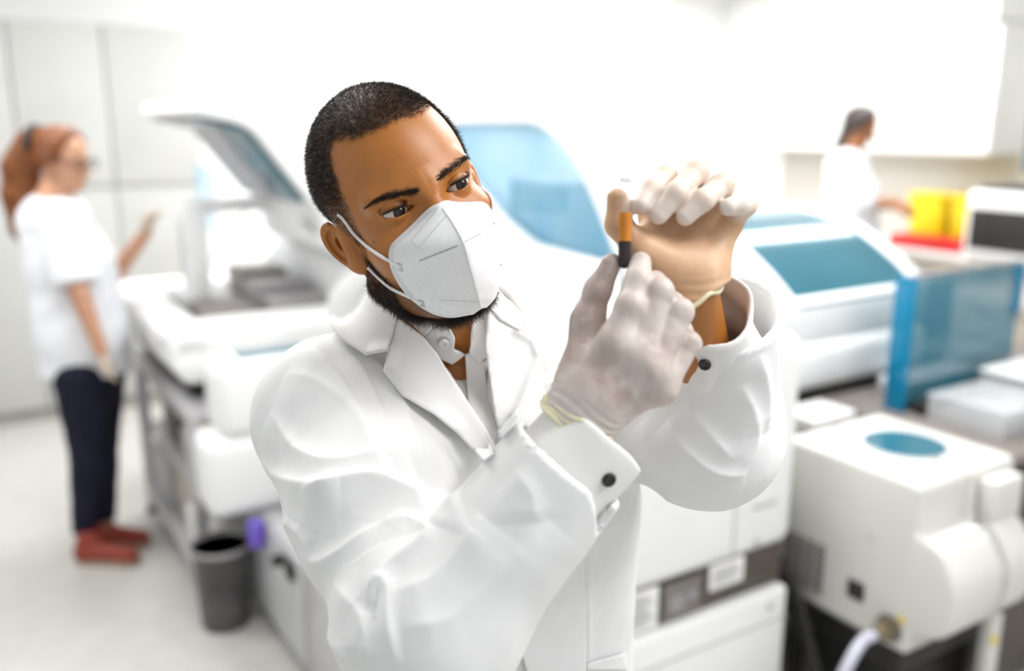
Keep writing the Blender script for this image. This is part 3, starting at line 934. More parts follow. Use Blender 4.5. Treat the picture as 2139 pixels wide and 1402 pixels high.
def head_cm(p):
    """distance field of the bare head, cm"""
    ax = p.copy()
    ax[:, 0] = np.abs(ax[:, 0])
    cx = ax.copy()
    cx[:, 0] *= 1 + 0.016 * np.clip(5.0 - ax[:, 2], 0, 7) + 0.018 * np.clip(3.5 - ax[:, 2], 0, 4)
    d = ell(cx, (0, -1.7, 5.25), (7.5, 9.6, 9.05))
    d = smin(d, ell(ax, (0, 1.9, 3.6), (6.3, 6.9, 8.0)), 2.0)
    d = smin(d, ell(ax, (0, 2.6, -1.5), (6.0, 6.0, 7.0)), 2.0)
    d = smin(d, ell(ax, (0, 3.4, -5.4), (5.4, 5.4, 3.9)), 2.0)
    d = smin(d, ell(ax, (0, 7.0, -7.3), (2.4, 2.0, 1.8)), 2.0)
    d = smin(d, cone(ax, (5.6, -0.2, -4.6), (2.2, 6.6, -7.4), 1.3, 1.2), 2.0)
    d = smin(d, ell(ax, (4.2, 5.3, -0.5), (2.3, 2.4, 1.9)), 1.8)
    d = smin(d, cone(ax, (0.6, 8.15, 3.75), (4.6, 6.5, 4.15), 0.75, 0.9), 1.4)
    d = smin(d, cone(ax, (0, 8.15, 4.0), (0, 9.2, 1.2), 0.62, 0.75), 1.3)
    d = smin(d, cone(ax, (0, 9.2, 1.2), (0, 10.3, -1.3), 0.75, 1.05), 0.9)
    d = smin(d, ell(ax, (1.2, 9.2, -1.5), (0.75, 0.9, 0.65)), 0.6)
    d = smax(d, -ell(ax, (3.3, 9.6, 2.45), (1.75, 2.0, 1.05)), 1.1)
    # eye lids over the eyeball, opened by an almond
    q = ax - EYE
    lid = np.linalg.norm(q, axis=1) - (EYE_R + 0.13)
    d = smin(d, lid, 0.45)
    u = q[:, 0] + 0.05
    up, lo = lid_edges(u, 1)
    crease = np.sqrt((q[:, 2] - (up + 0.42)) ** 2 + (np.linalg.norm(q, axis=1) - (EYE_R + 0.28)) ** 2) - 0.10
    crease = np.where((np.abs(u) < 1.9) & (q[:, 1] > 0), crease, 1.0)
    d = smax(d, -crease, 0.14)
    alm = np.maximum(q[:, 2] - up, lo - q[:, 2]) * 0.9
    alm = np.maximum(alm, 0.3 - q[:, 1])
    d = smax(d, -alm, 0.07)
    return d


def ear_cm(p):
    ax = p.copy()
    ax[:, 0] = np.abs(ax[:, 0])
    c = np.array([7.25, -1.35, 0.45])
    ax[:, 0] -= np.where(p[:, 0] > 0, 0.95, 0.0)
    n = nrm([0.84, 0.52, 0.03])            # outward and a little forward
    a = nrm(np.array([0.16, -0.46, 1.0]) - n * np.dot(n, [0.16, -0.46, 1.0]))
    b = np.cross(a, n)
    if b[1] < 0:
        b = -b
    q = ax - c
    q = q / 0.85
    x, y, z = q @ b, q @ a, q @ n          # towards the face, up, outward
    w = 1.75 + 0.28 * np.clip(y / 3, -1, 1)
    rr = np.sqrt((x / w) ** 2 + (y / 3.05) ** 2)
    bowl = z + 0.55 - 0.85 * np.clip(rr, 0, 1.2) ** 2
    plate = np.maximum((rr - 1) * 1.7, np.abs(bowl) - 0.17)
    rim = np.sqrt(((rr - 0.95) * 1.9) ** 2 + (z - 0.36) ** 2) - 0.26 - 0.06 * np.clip(y / 3, -1, 1)
    rim = np.where(x > 0.9, rim + (x - 0.9) * 1.5, rim)
    anti = np.sqrt(((np.sqrt(((x - 0.25) / 1.0) ** 2 + ((y + 0.1) / 1.9) ** 2) - 1) * 1.1) ** 2 + (z - 0.12) ** 2) - 0.24
    anti = np.where(x > 0.5, anti + (x - 0.5) * 1.2, anti)
    d = smin(smin(plate, rim, 0.25), anti, 0.3)
    d = smax(d, -ell(np.stack([x, y, z], 1), (0.45, -0.45, 0.25), (0.78, 1.05, 0.85)), 0.2)
    d = smin(d, ell(np.stack([x, y, z], 1), (0.35, -2.75, 0.05), (0.95, 0.95, 0.42)), 0.5)
    d = smin(d, ell(np.stack([x, y, z], 1), (1.15, -0.75, 0.25), (0.45, 0.62, 0.45)), 0.35)
    root = cone(ax, (6.3, -0.6, 1.6), (6.4, -0.4, -1.8), 1.3, 1.1)
    return smin(d, root, 0.7)


NECK_TOP = hw((0, -2.6, -3.5))
NECK_BASE = np.array([-0.045, 1.055, 1.405])


def head_sdf(P):
    p = wh(P)
    d = head_cm(p)
    m = np.abs(p[:, 0]) > 5.0
    if m.any():
        e = np.full(len(p), 50.0)
        e[m] = ear_cm(p[m])
        d = smin(d, e, 0.5)
    nk = cone(P, NECK_TOP, NECK_BASE, 0.056, 0.046) * 100
    return smin(d, nk, 2.2) / 100


def bare_head(P):
    return head_cm(wh(P)) / 100


HV, HQ = mesh_sdf(head_sdf, HT - np.array([0.15, 0.15, 0.22]), HT + np.array([0.15, 0.17, 0.17]), 0.00125)
hp = wh(HV)

# hairline traced on the near side, mirrored to the far one: azimuth from straight ahead, elevation, about the middle of the skull
HC = np.array([0, -1.0, 3.0])


def azel(p):
    q = p - HC
    return np.degrees(np.arctan2(np.abs(q[:, 0]), q[:, 1])), np.degrees(np.arctan2(q[:, 2], np.hypot(q[:, 0], q[:, 1])))


def hair_mask(p):
    az, el = azel(p)
    wob = 1.8 * vnoise(p, 1.1, 3) + 1.2 * vnoise(p, 3.0, 5)
    front = el - np.interp(az, [0, 15, 27, 38, 50, 60], [39.5, 39.8, 42, 44, 46.5, 47])
    side = az - np.interp(el, [-30, -20, -13, -6, 0, 6, 11, 17, 24, 30, 36, 43, 48], [49, 49, 50.5, 51, 50, 49, 49, 50.5, 50.5, 52.5, 53.5, 53, 52])
    low = el - np.interp(az, [45, 72, 84, 95, 110, 130, 180], [-26, -26, -8, -2, -24, -38, -42])
    return np.clip((np.minimum(np.maximum(front, side), low) + wob) / 4.5, 0, 1)


def fade(p):
    """0 at the shaved sides, 1 on top"""
    az, el = azel(p)
    s = np.clip((el - np.interp(az, [0, 45, 60, 90, 180], [20, 14, -4, -2, -22])) / 30, 0, 1)
    return 0.15 + 0.85 * s


def beard_mask(p):
    x, y, z = np.abs(p[:, 0]), p[:, 1], p[:, 2]
    line = np.interp(y, [-2, 0.5, 2.2, 4.0, 6.0, 8.0], [-0.5, -0.3, -1.6, -3.0, -3.9, -4.1])
    m = np.clip((line - z) / 0.9, 0, 1) * np.clip((y + 0.8) / 0.8, 0, 1)
    jaw = np.interp(y, [-1, 2, 5, 8], [-6.0, -8.2, -9.4, -10.0])
    return m * np.clip((z - jaw) / 1.2 + 0.6, 0, 1)


ear_zone = (ear_cm(hp) < 0.12) & (head_cm(hp) > 0.35)
hm = hair_mask(hp) * ~ear_zone
bm_ = beard_mask(hp) * ~ear_zone
FOLL = np.clip(np.maximum(hm ** 1.5 * (0.50 + 0.45 * fade(hp)), bm_ * 0.75) * (0.85 + 0.3 * vnoise(hp, 7.0, 9)), 0, 0.95)

_mole = march(bare_head, [781], [506], 0.6, 1.3)[0]
FOLL = np.maximum(FOLL, np.clip(1.6 - np.linalg.norm(HV - _mole, axis=1) / 0.0011, 0, 0.9))
skin = bpy.data.materials.new('brown_skin')
skin.use_nodes = True
nt = skin.node_tree
b_ = nt.nodes['Principled BSDF']
b_.inputs['Roughness'].default_value = 0.38
b_.inputs['Specular IOR Level'].default_value = 0.6
b_.inputs['Subsurface Weight'].default_value = 0.06
b_.inputs['Subsurface Radius'].default_value = (0.012, 0.004, 0.002)
b_.inputs['Subsurface Scale'].default_value = 0.5
tc = nt.nodes.new('ShaderNodeTexCoord')
nz = nt.nodes.new('ShaderNodeTexNoise')
nz.inputs['Scale'].default_value = 55
nz.inputs['Detail'].default_value = 6
mx = nt.nodes.new('ShaderNodeMix')
mx.data_type = 'RGBA'
mx.inputs[6].default_value = (0.345, 0.112, 0.012, 1)
mx.inputs[7].default_value = (0.42, 0.150, 0.021, 1)
at_ = nt.nodes.new('ShaderNodeAttribute')
at_.attribute_name = 'follicles'
mx2 = nt.nodes.new('ShaderNodeMix')
mx2.data_type = 'RGBA'
mx2.inputs[7].default_value = (0.022, 0.014, 0.010, 1)
nt.links.new(tc.outputs['Object'], nz.inputs['Vector'])
nt.links.new(nz.outputs['Fac'], mx.inputs[0])
nt.links.new(mx.outputs[2], mx2.inputs[6])
nt.links.new(at_.outputs['Fac'], mx2.inputs[0])
nt.links.new(mx2.outputs[2], b_.inputs['Base Color'])
nz2 = nt.nodes.new('ShaderNodeTexNoise')
nz2.inputs['Scale'].default_value = 900
nz2.inputs['Detail'].default_value = 3
bp = nt.nodes.new('ShaderNodeBump')
bp.inputs['Strength'].default_value = 0.35
bp.inputs['Distance'].default_value = 0.0008
nt.links.new(tc.outputs['Object'], nz2.inputs['Vector'])
nt.links.new(nz2.outputs['Fac'], bp.inputs['Height'])
nt.links.new(bp.outputs[0], b_.inputs['Normal'])
M['skin'] = skin
M['hair'] = mat('black_brown_hair', (0.020, 0.014, 0.011), 0.38, spec=0.6, noise=(200, (0.034, 0.024, 0.018), 0.4, 0.6))
M['brow'] = mat('eyebrow_hair', (0.012, 0.008, 0.006), 0.6, spec=0.3, noise=(200, (0.02, 0.013, 0.01), 0.4, 0.6))

MAN = empty('person', (-0.01, 1.06, 0.0))
tag(MAN, 'man in white lab coat and white face mask holding up a tube of blood', 'person')
MO = np.array([-0.01, 1.06, 0.0])


def man_part(name, V, Q, m, parent=None, attrs=None):
    return np_mesh(name, V, Q, m, parent or MAN, MO if parent is None else MO, attrs)


# hair: tight buzz cut made of short tapered strands
def grow(Vm, Qm, w, n, length, r, flow, jit, rng, lift=0.55, tip=0.3):
    p, nn, f = sample_faces(Vm, Qm, w, n, rng)
    d = nn * lift + flow(p) * (1 - lift) + rng.normal(0, jit, (n, 3))
    bend = flow(p) * 0.35 + rng.normal(0, jit, (n, 3))
    L = length(p) * rng.uniform(0.7, 1.25, n)
    return strands(p - nn * 0.0003, d, L, r, bend, tip)


def flow_hair(P):
    h = wh(P)
    v = np.stack([0.15 * h[:, 0], 0.55 * np.sign(h[:, 1] + 20) * np.ones(len(h)), -0.25 - 0.06 * np.abs(h[:, 0])], 1)
    v = v / np.linalg.norm(v, axis=1)[:, None]
    return v @ HM.T


fm = hm[HQ].mean(1)
fd = fade(hp)[HQ].mean(1)
top = (fm > 0.02)
V1, Q1 = grow(HV, HQ, np.where(top, fm ** 1.3 * (0.10 + 0.90 * fd), 0), 52000, lambda P: (0.0011 + 0.0026 * fade(wh(P))), 0.00016, flow_hair, 0.33, RNG, 0.55)
man_part('hair', V1, Q1, M['hair'])
fb = bm_[HQ].mean(1)


def flow_beard(P):
    h = wh(P)
    v = np.stack([0.05 * h[:, 0], 0.5 * np.ones(len(h)), -0.8 * np.ones(len(h))], 1)
    return (v / np.linalg.norm(v, axis=1)[:, None]) @ HM.T




# eyebrows along lines traced on the forehead
def brow(line, widths, n, seed):
    L = np.array(smooth_line(line, 8))
    rng = np.random.default_rng(seed)
    k = rng.random(n) ** 0.9 * (len(L) - 1.001)
    i = k.astype(int)
    fpos = (k - i)[:, None]
    c = L[i] * (1 - fpos) + L[i + 1] * fpos
    tdir = L[i + 1] - L[i]
    tdir /= np.linalg.norm(tdir, axis=1)[:, None]
    nd = np.stack([-tdir[:, 1], tdir[:, 0]], 1)
    wd = np.interp(k / (len(L) - 1), np.linspace(0, 1, len(widths)), widths)
    off = np.clip(rng.normal(0, 0.5, n), -1.2, 1.2)
    c = c + nd * (off * wd)[:, None]
    p = march(bare_head, c[:, 0], c[:, 1], 0.7, 1.3)
    c2 = c + tdir * 6 - nd * (off * 3.5)[:, None]
    p2 = march(bare_head, c2[:, 0], c2[:, 1], 0.7, 1.3)
    ok = np.abs(bare_head(p)) < 0.001
    p, p2, tdir, n = p[ok], p2[ok], tdir[ok], int(ok.sum())
    g = grad(bare_head, p, 0.0005)
    g /= np.linalg.norm(g, axis=1)[:, None]
    d = (p2 - p)
    d /= np.linalg.norm(d, axis=1)[:, None]
    return strands(p - g * 0.0002, d + g * 0.30 + rng.normal(0, 0.10, (n, 3)), rng.uniform(0.004, 0.008, n), 0.00014, None, 0.3)


for ln, wd, sd in (([(879, 398), (862, 400), (835, 404), (812, 409), (790, 417), (768, 431)], [8, 11, 11, 10, 8, 3], 1),
                   ([(912, 380), (924, 366), (940, 352), (957, 340), (972, 331), (981, 332)], [8, 11, 11, 10, 7, 3], 2)):
    Vb, Qb = brow(ln, wd, 640, sd)
    man_part('eyebrow', Vb, Qb, M['brow'])

# eyes
eye_m = bpy.data.materials.new('eye_surface')
eye_m.use_nodes = True
nt = eye_m.node_tree
b_ = nt.nodes['Principled BSDF']
b_.inputs['Roughness'].default_value = 0.08
b_.inputs['Coat Weight'].default_value = 0.1
b_.inputs['Specular IOR Level'].default_value = 0.35
a_ = nt.nodes.new('ShaderNodeAttribute')
a_.attribute_name = 'iris'
rp = nt.nodes.new('ShaderNodeValToRGB')
el_ = rp.color_ramp.elements
el_[0].position, el_[0].color = 0.0, (0.004, 0.003, 0.003, 1)
el_[1].position, el_[1].color = 1.0, (0.62, 0.53, 0.48, 1)
for pos, col in ((0.145, (0.004, 0.003, 0.003, 1)), (0.165, (0.030, 0.012, 0.005, 1)), (0.36, (0.018, 0.007, 0.004, 1)), (0.40, (0.010, 0.006, 0.005, 1)), (0.45, (0.56, 0.48, 0.44, 1))):
    e_ = el_.new(pos)
    e_.color = col
nt.links.new(a_.outputs['Fac'], rp.inputs[0])
nt.links.new(rp.outputs[0], b_.inputs['Base Color'])
M['eye'] = eye_m
M['lash'] = mat('eyelash', (0.008, 0.006, 0.005), 0.6, noise=(200, (0.014, 0.01, 0.008), 0.4, 0.6))
GAZE = nrm([0.13, 0.98, -0.10])
for s in (-1, 1):
    n1, n2 = 48, 64
    th = np.linspace(0, math.pi, n1)
    ph = np.linspace(0, 2 * math.pi, n2, endpoint=False)
    T, Pp = np.meshgrid(th, ph, indexing='ij')
    z = GAZE
    x = nrm(np.cross(z, [0, 0, 1]))
    y = np.cross(x, z)
    rad = EYE_R + 0.05 * np.exp(-(T / 0.35) ** 2)
    D = (np.sin(T) * np.cos(Pp))[..., None] * x + (np.sin(T) * np.sin(Pp))[..., None] * y + np.cos(T)[..., None] * z
    Vv = (EYE * np.array([s, 1, 1]) + D * rad[..., None]).reshape(-1, 3)
    I = np.arange(n1 * n2).reshape(n1, n2)
    Qq = np.stack([I[:-1], np.roll(I, -1, 1)[:-1], np.roll(I, -1, 1)[1:], I[1:]], -1).reshape(-1, 4)
    e = man_part('eye', hw(Vv), Qq, M['eye'], None, {'iris': T.ravel() / 1.05 * 0.78})
    # lashes along the upper lid
    uu = np.linspace(-1.45, 1.5, 60)
    up, lo = lid_edges(uu, 1)
    qx = uu - 0.05
    qy = np.sqrt(np.clip((EYE_R + 0.10) ** 2 - qx ** 2 - up ** 2, 0.01, None))
    edge = np.stack([(EYE[0] + qx) * s, EYE[1] + qy, EYE[2] + up], 1)
    d = np.stack([(0.25 * uu) * s, np.full(60, 1.0), 0.25 + 0 * uu], 1)
    Vl, Ql = strands(hw(edge), d @ HM.T, 0.0055, 0.00022, (np.array([[0, 0, 0.6]]) @ HM.T).repeat(60, 0), 0.3)
    man_part('eyelashes', Vl, Ql, M['lash'])
    lt = MB()
    lt.tube([tuple(hw(q) - MO) for q in edge + np.array([0, 0.03, 0.0])], 0.0008, 6).build('lash_line', M['lash'], MAN)
# ------------------------------------------------------------------ the man: joints and bare body
SH_R, EL_R, WR_R = at(706, 868, 1.01), at(900, 1322, 0.80), at(1205, 895, 0.78)
SH_L, EL_L, WR_L = at(1215, 800, 1.13), at(1480, 905, 0.95), at(1450, 630, 0.81)
CH = (SH_R + SH_L) / 2
LEFT = nrm((SH_L - SH_R) * np.array([1, 1, 0]))       # towards his left
FRONT = np.array([LEFT[1], -LEFT[0], 0.0])            # where his chest faces
HIP = np.array([CH[0] + 0.01, CH[1] + 0.03, 0.93])


def body_sdf(P):
    d = cone(P, NECK_TOP, NECK_BASE, 0.052, 0.044)
    d = smin(d, cone(P, SH_R * 0.7 + CH * 0.3, SH_L * 0.7 + CH * 0.3, 0.048, 0.048), 0.03)
    d = smin(d, cone(P, CH + np.array([0, 0, -0.07]), HIP, 0.085, 0.10), 0.06)
    for s, e, w, r in ((SH_R, EL_R, WR_R + (WR_R - EL_R) * 0.06, 0.026), (SH_L, EL_L, at(1449, 612, 0.812), 0.0225)):
        d = smin(d, chain(P, [s, e, w], [0.050, 0.038, r]), 0.03)
    for s in (-1, 1):
        hip = HIP + LEFT * 0.085 * s
        knee = np.array([hip[0] + LEFT[0] * 0.01 * s, hip[1] + LEFT[1] * 0.01 * s, 0.50]) + FRONT * 0.02
        ank = np.array([hip[0] + LEFT[0] * 0.02 * s, hip[1] + LEFT[1] * 0.02 * s, 0.09])
        d = smin(d, chain(P, [hip, knee, ank], [0.075, 0.052, 0.035]), 0.03)
    return d


BV, BQ = mesh_sdf(body_sdf, np.array([-0.45, 0.60, 0.04]), np.array([0.48, 1.35, 1.56]), 0.006)
body = man_part('body', np.concatenate([HV, BV]), np.concatenate([HQ, BQ + len(HV)]), M['skin'], None,
                {'follicles': np.concatenate([FOLL, np.zeros(len(BV))])})
# ------------------------------------------------------------------ the man's face mask
from mathutils.bvhtree import BVHTree
from mathutils.geometry import delaunay_2d_cdt


def resample(L, n):
    L = np.asarray(L, float)
    s = np.concatenate([[0], np.cumsum(np.linalg.norm(np.diff(L, axis=0), axis=1))])
    t = np.linspace(0, s[-1], n)
    return np.stack([np.interp(t, s, L[:, i]) for i in range(L.shape[1])], 1)


def mid_plane(px, py, x=0.0):
    """where a line of sight meets the plane of symmetry of the head"""
    D = sight(px, py)
    n = HM[:, 0]
    t = ((HT + HM[:, 0] * x / 100 - CAMP) @ n) / (D @ n)
    return CAMP + D * t[:, None]


EDGE = np.array(smooth_line([(917, 424), (905, 428), (885, 444), (864, 465), (843, 485), (827, 499), (816, 510), (811, 526), (812, 547), (819, 570), (835, 599), (856, 624), (881, 644), (910, 659), (943, 665), (972, 660), (989, 657)], 6))
RIDGE = np.array(smooth_line([(919, 423), (934, 446), (951, 471), (970, 508), (983, 554), (994, 595), (1003, 630), (1006, 645)], 6))
NT, NS = 72, 20
ed = resample(EDGE, NT)
rg = resample(RIDGE, NT)


def face_ok(P):
    return np.minimum(bare_head(P), cone(P, hw((0, 2, -6.5)), hw((0, 6.8, -7.6)), 0.052, 0.030))


edge3 = wh(march(face_ok, ed[:, 0], ed[:, 1], 0.6, 1.05, off=0.0022))
ridge3 = wh(mid_plane(rg[:, 0], rg[:, 1]))
for _ in range(6):
    edge3[1:-1] = 0.5 * edge3[1:-1] + 0.25 * (edge3[:-2] + edge3[2:])
    ridge3[1:-1, 1] = 0.5 * ridge3[1:-1, 1] + 0.25 * (ridge3[:-2, 1] + ridge3[2:, 1])
ridge3[0] = (0, edge3[0, 1] + 0.15, ridge3[0, 2])
GRID = np.zeros((2, NT, NS, 3))
for hlf in (0, 1):
    for j in range(NS):
        s = j / (NS - 1)
        p = edge3 * (1 - s) + ridge3 * s
        tt = np.linspace(0, 1, NT)
        bul = 1.0 * math.sin(math.pi * s) * np.sin(math.pi * np.clip(tt * 1.05, 0, 1)) ** 0.7
        p = p + np.stack([-0.75 * bul, 0.55 * bul, 0 * bul], 1)
        if hlf:
            p = p * np.array([-1, 1, 1])
        GRID[hlf, :, j] = p
idx = np.arange(NT * NS).reshape(NT, NS)
q1 = np.stack([idx[:-1, :-1], idx[1:, :-1], idx[1:, 1:], idx[:-1, 1:]], -1).reshape(-1, 4)
MV = np.concatenate([hw(GRID[0].reshape(-1, 3)), hw(GRID[1].reshape(-1, 3))])
MQ = np.concatenate([q1, q1[:, ::-1] + NT * NS])
# outward orientation
_a, _b, _c = MV[MQ[500, 0]], MV[MQ[500, 1]], MV[MQ[500, 3]]
if np.dot(np.cross(_b - _a, _c - _a), CAMP - _a) < 0:
    MQ = MQ[:, ::-1]

mm_ = mat('mask_fleece', (0.80, 0.80, 0.81), 0.85, spec=0.2, noise=(300, (0.77, 0.77, 0.78), 0.4, 0.6))
nt = mm_.node_tree
tc = nt.nodes.new('ShaderNodeTexCoord')
wv = nt.nodes.new('ShaderNodeTexWave')
wv.bands_direction = 'Z'
wv.inputs['Scale'].default_value = 260
wv.inputs['Distortion'].default_value = 2.0
wv.inputs['Detail Scale'].default_value = 4
bp = nt.nodes.new('ShaderNodeBump')
bp.inputs['Strength'].default_value = 0.12
bp.inputs['Distance'].default_value = 0.0006
nt.links.new(tc.outputs['Object'], wv.inputs['Vector'])
nt.links.new(wv.outputs['Fac'], bp.inputs['Height'])
nt.links.new(bp.outputs[0], nt.nodes['Principled BSDF'].inputs['Normal'])
M['mask'] = mm_
M['strap'] = mat('white_elastic', (0.80, 0.80, 0.80), 0.7, noise=(400, (0.74, 0.74, 0.74), 0.4, 0.6))
M['weld'] = mat('mask_weld_mark', (0.42, 0.42, 0.43), 0.7, noise=(300, (0.5, 0.5, 0.5), 0.4, 0.6))
M['weld_dark'] = mat('mask_weld_dark', (0.09, 0.085, 0.09), 0.7, noise=(300, (0.13, 0.125, 0.13), 0.4, 0.6))
mask = man_part('face_mask', MV, MQ, M['mask'])
mask['label'] = 'folded white respirator mask over nose, mouth and chin'
wd_ = mask.modifiers.new('weld', 'WELD')
wd_.merge_threshold = 0.0002
so = mask.modifiers.new('thickness', 'SOLIDIFY')
so.thickness = 0.0016
so.offset = -1
bvh = BVHTree.FromPolygons([Vector(v) for v in MV], [tuple(int(i) for i in q) for q in MQ])


def on_mask(pts):
    out, nn = [], []
    for x, y in pts:
        h = bvh.ray_cast(Vector(CAMP), Vector(nrm(sight(x, y))))
        if h[0] is not None:
            n = np.array(h[1])
            if n @ (CAMP - np.array(h[0])) < 0:
                n = -n
            out.append(np.array(h[0]))
            nn.append(n)
    return np.array(out), np.array(nn)


def dots(name, lines, step, r, m, stretch=1.0):
    """small weld marks pressed into the fleece along lines traced on the mask"""
    V, Q = [], []
    for L in lines:
        L = np.array(L, float)
        n = int(np.linalg.norm(np.diff(L, axis=0), axis=1).sum() / step) + 1
        P, Nn = on_mask(resample(L, n))
        for i in range(len(P)):
            nn = Nn[i]
            a = P[min(i + 1, len(P) - 1)] - P[max(i - 1, 0)]
            a = nrm(a - nn * (a @ nn))
            b = np.cross(nn, a)
            base = len(V) * 1
            ring = [P[i] + nn * 0.0004 + (a * math.cos(t) * stretch + b * math.sin(t)) * r for t in np.linspace(0, 2 * math.pi, 8, endpoint=False)]
            low_ = [p - nn * 0.0006 for p in ring]
            V += ring + low_
            for k in range(8):
                k2 = (k + 1) % 8
                Q.append((base + k, base + k2, base + 8 + k2, base + 8 + k))
            Q += [(base, base + 1, base + 2, base + 3), (base, base + 3, base + 4, base + 7), (base + 4, base + 5, base + 6, base + 7)]
    return np_mesh(name, V, Q, m, mask, MO)


def inset(L, d):
    L = np.array(L, float)
    t = np.gradient(L, axis=0)
    t /= np.linalg.norm(t, axis=1)[:, None]
    return L + np.stack([t[:, 1], -t[:, 0]], 1) * d


e_ = resample(EDGE, 200)
dots('edge_weld_dots', [inset(e_[4:130], 5.5), inset(e_[4:128], 9.5)], 3.9, 0.00042, M['weld'])
dots('edge_weld_dots', [inset(e_[130:196], 5.0)], 5.5, 0.0003, M['weld'])
dots('edge_weld_dots', [[(925, 429), (962, 431), (990, 435), (1003, 441)], [(927, 433), (962, 435.5), (988, 440), (1001, 446)]], 3.9, 0.0004, M['weld'])
dots('nose_bridge_weld', [[(917, 432), (859, 504), (874, 518), (931, 452)]], 3.2, 0.00033, M['weld'])
dots('nose_bridge_weld', [[(937, 440), (966, 447), (982, 449)], [(940, 446), (968, 455), (986, 462)]], 3.4, 0.00028, M['weld'])
dots('dart_weld', [[(878, 544), (954, 514)]], 4.4, 0.00072, M['weld_dark'], 0.85)
dots('dart_weld', [[(971, 505), (1003, 488)]], 2.8, 0.00045, M['weld'])
dots('lower_weld', [[(918, 627), (996, 630)]], 3.6, 0.00036, M['weld'])
dots('strap_weld', [[(831 + 2.4 * i, 550 + 0.6 * i), (828 + 2.4 * i + 6, 564 + 0.6 * i)] for i in range(4)], 4.0, 0.0008, M['weld'], 0.7)
dots('strap_weld', [[(876 + 3 * i, 627 + i), (878 + 3 * i, 638 + i)] for i in range(4)], 3.4, 0.0008, M['weld'], 0.7)
# crease line welded down the middle
Rr, Rn = on_mask(resample(RIDGE[3:], 60) - np.array([1.5, 0]))
fin = MB()
fin.tube([tuple(p + n * 0.0003 - MO) for p, n in zip(Rr, Rn)], 0.0007, 6).build('centre_seam', M['mask'], mask)


def strap(line, end_out):
    L = resample(smooth_line(line, 6), 40)
    P = march(head_sdf, L[:, 0], L[:, 1], 0.6, 1.2, off=0.0018)
    return P


for line in ([(706, 449), (712, 452), (722, 465), (740, 490), (769, 517), (798, 537), (818, 547)], [(768, 559), (776, 567), (790, 581), (814, 601), (840, 614), (862, 624)]):
    P = strap(line, None)
    last, _n = on_mask([(838, 556)] if line[0][0] < 730 else [(882, 632)])
    P = np.concatenate([P, last + _n * 0.001])
    for k in range(4):
        P[1:-1] = 0.5 * P[1:-1] + 0.25 * (P[:-2] + P[2:])
    MB().tube([tuple(p - MO) for p in P], 0.00165, 8).build('ear_loop', M['strap'], mask)
    Pm = hw(wh(P) * np.array([-1, 1, 1]))
    MB().tube([tuple(p - MO) for p in Pm], 0.00165, 8).build('ear_loop', M['strap'], mask)


# beard along the jaw, only where the mask does not press it flat
fq = HV[HQ].mean(1)
near = np.where(fb > 0.05)[0]
hid = np.zeros(len(HQ), bool)
for i in near:
    hn = bvh.find_nearest(Vector(fq[i]))
    hid[i] = hn[0] is not None and (hn[3] < 0.006 or (np.array(hn[0]) - fq[i]) @ np.array(hn[1]) * (1 if np.array(hn[1]) @ (np.array(hn[0]) - HT) > 0 else -1) > 0 and hn[3] < 0.04 and wh(fq[i:i + 1])[0, 1] > 4.5 and wh(fq[i:i + 1])[0, 2] > -8.6)
fb = np.where(hid, 0, fb)
V2, Q2 = grow(HV, HQ, np.where(fb > 0.05, fb ** 1.5, 0), 12000, lambda P: 0.0018 + 0.0062 * np.clip((-wh(P)[:, 2] - 3.0) / 5.0, 0, 1) * np.clip(1.2 - wh(P)[:, 0] / 3.5, 0.15, 1), 0.00015, flow_beard, 0.28, RNG, 0.45)
man_part('beard', V2, Q2, M['hair'])
# ------------------------------------------------------------------ the man's clothes
def tor(P):
    q = P - CH
    return np.stack([q @ LEFT, q @ FRONT, q[:, 2]], 1)


ZT = [-0.90, -0.60, -0.45, -0.30, -0.12, 0.0, 0.06]


def torso_sdf(P, off=0.0):
    t = tor(P)
    a = np.interp(t[:, 2], ZT, [0.215, 0.195, 0.172, 0.168, 0.188, 0.180, 0.15]) + off
    b = np.interp(t[:, 2], ZT, [0.175, 0.165, 0.150, 0.150, 0.152, 0.128, 0.092]) + off
    t = t.copy()
    t[:, 0] -= np.interp(t[:, 2], ZT, [0.045, 0.045, 0.040, 0.032, 0.012, 0.0, 0.0])
    y = t[:, 1] - np.interp(t[:, 2], ZT, [0.0, 0.0, 0.0, 0.005, 0.015, 0.0, -0.01])
    k = (np.abs(t[:, 0] / a) ** 2.5 + np.abs(y / b) ** 2.5) ** 0.4
    d = (k - 1) * np.minimum(a, b) * 0.85
    d = smax(d, t[:, 2] - 0.035 - off, 0.06)
    d = np.maximum(d, -0.80 - t[:, 2])
    for s in (SH_R, SH_L):
        d = smin(d, cone(P, NECK_BASE - np.array([0, 0, 0.005]), s - np.array([0, 0, 0.005]), 0.062 + off, 0.070 + off), 0.06)
    return d


SLR_E, SLR_C = EL_R, at(1190, 966, 0.782)
SLL_E, SLL_C = EL_L, at(1518, 655, 0.868)
SLL_N = nrm(nrm(SLL_C - SLL_E) + np.array([-0.15, -0.25, 0.0]))


def on_px(fn, pts, off=0.0):
    p = np.array(pts, float)
    return march(fn, p[:, 0], p[:, 1], 0.5, 1.6, off=off)


def sleeves(P):
    d1 = chain(P, [SH_R, SH_R * 0.5 + SLR_E * 0.5, SLR_E], [0.088, 0.079, 0.069], 0.03)
    d1 = smin(d1, cone(P, SLR_E, SLR_C, 0.067, 0.056), 0.045)
    ax = nrm(SLR_C - SLR_E)
    d1 = smax(d1, (P - SLR_C) @ ax, 0.004)
    d2 = chain(P, [SH_L, SLL_E], [0.092, 0.074], 0.03)
    d2 = smin(d2, cone(P, SLL_E, SLL_C, 0.070, 0.054), 0.03)
    d2 = smax(d2, (P - SLL_C) @ SLL_N - 0.004, 0.004)
    return d1, d2


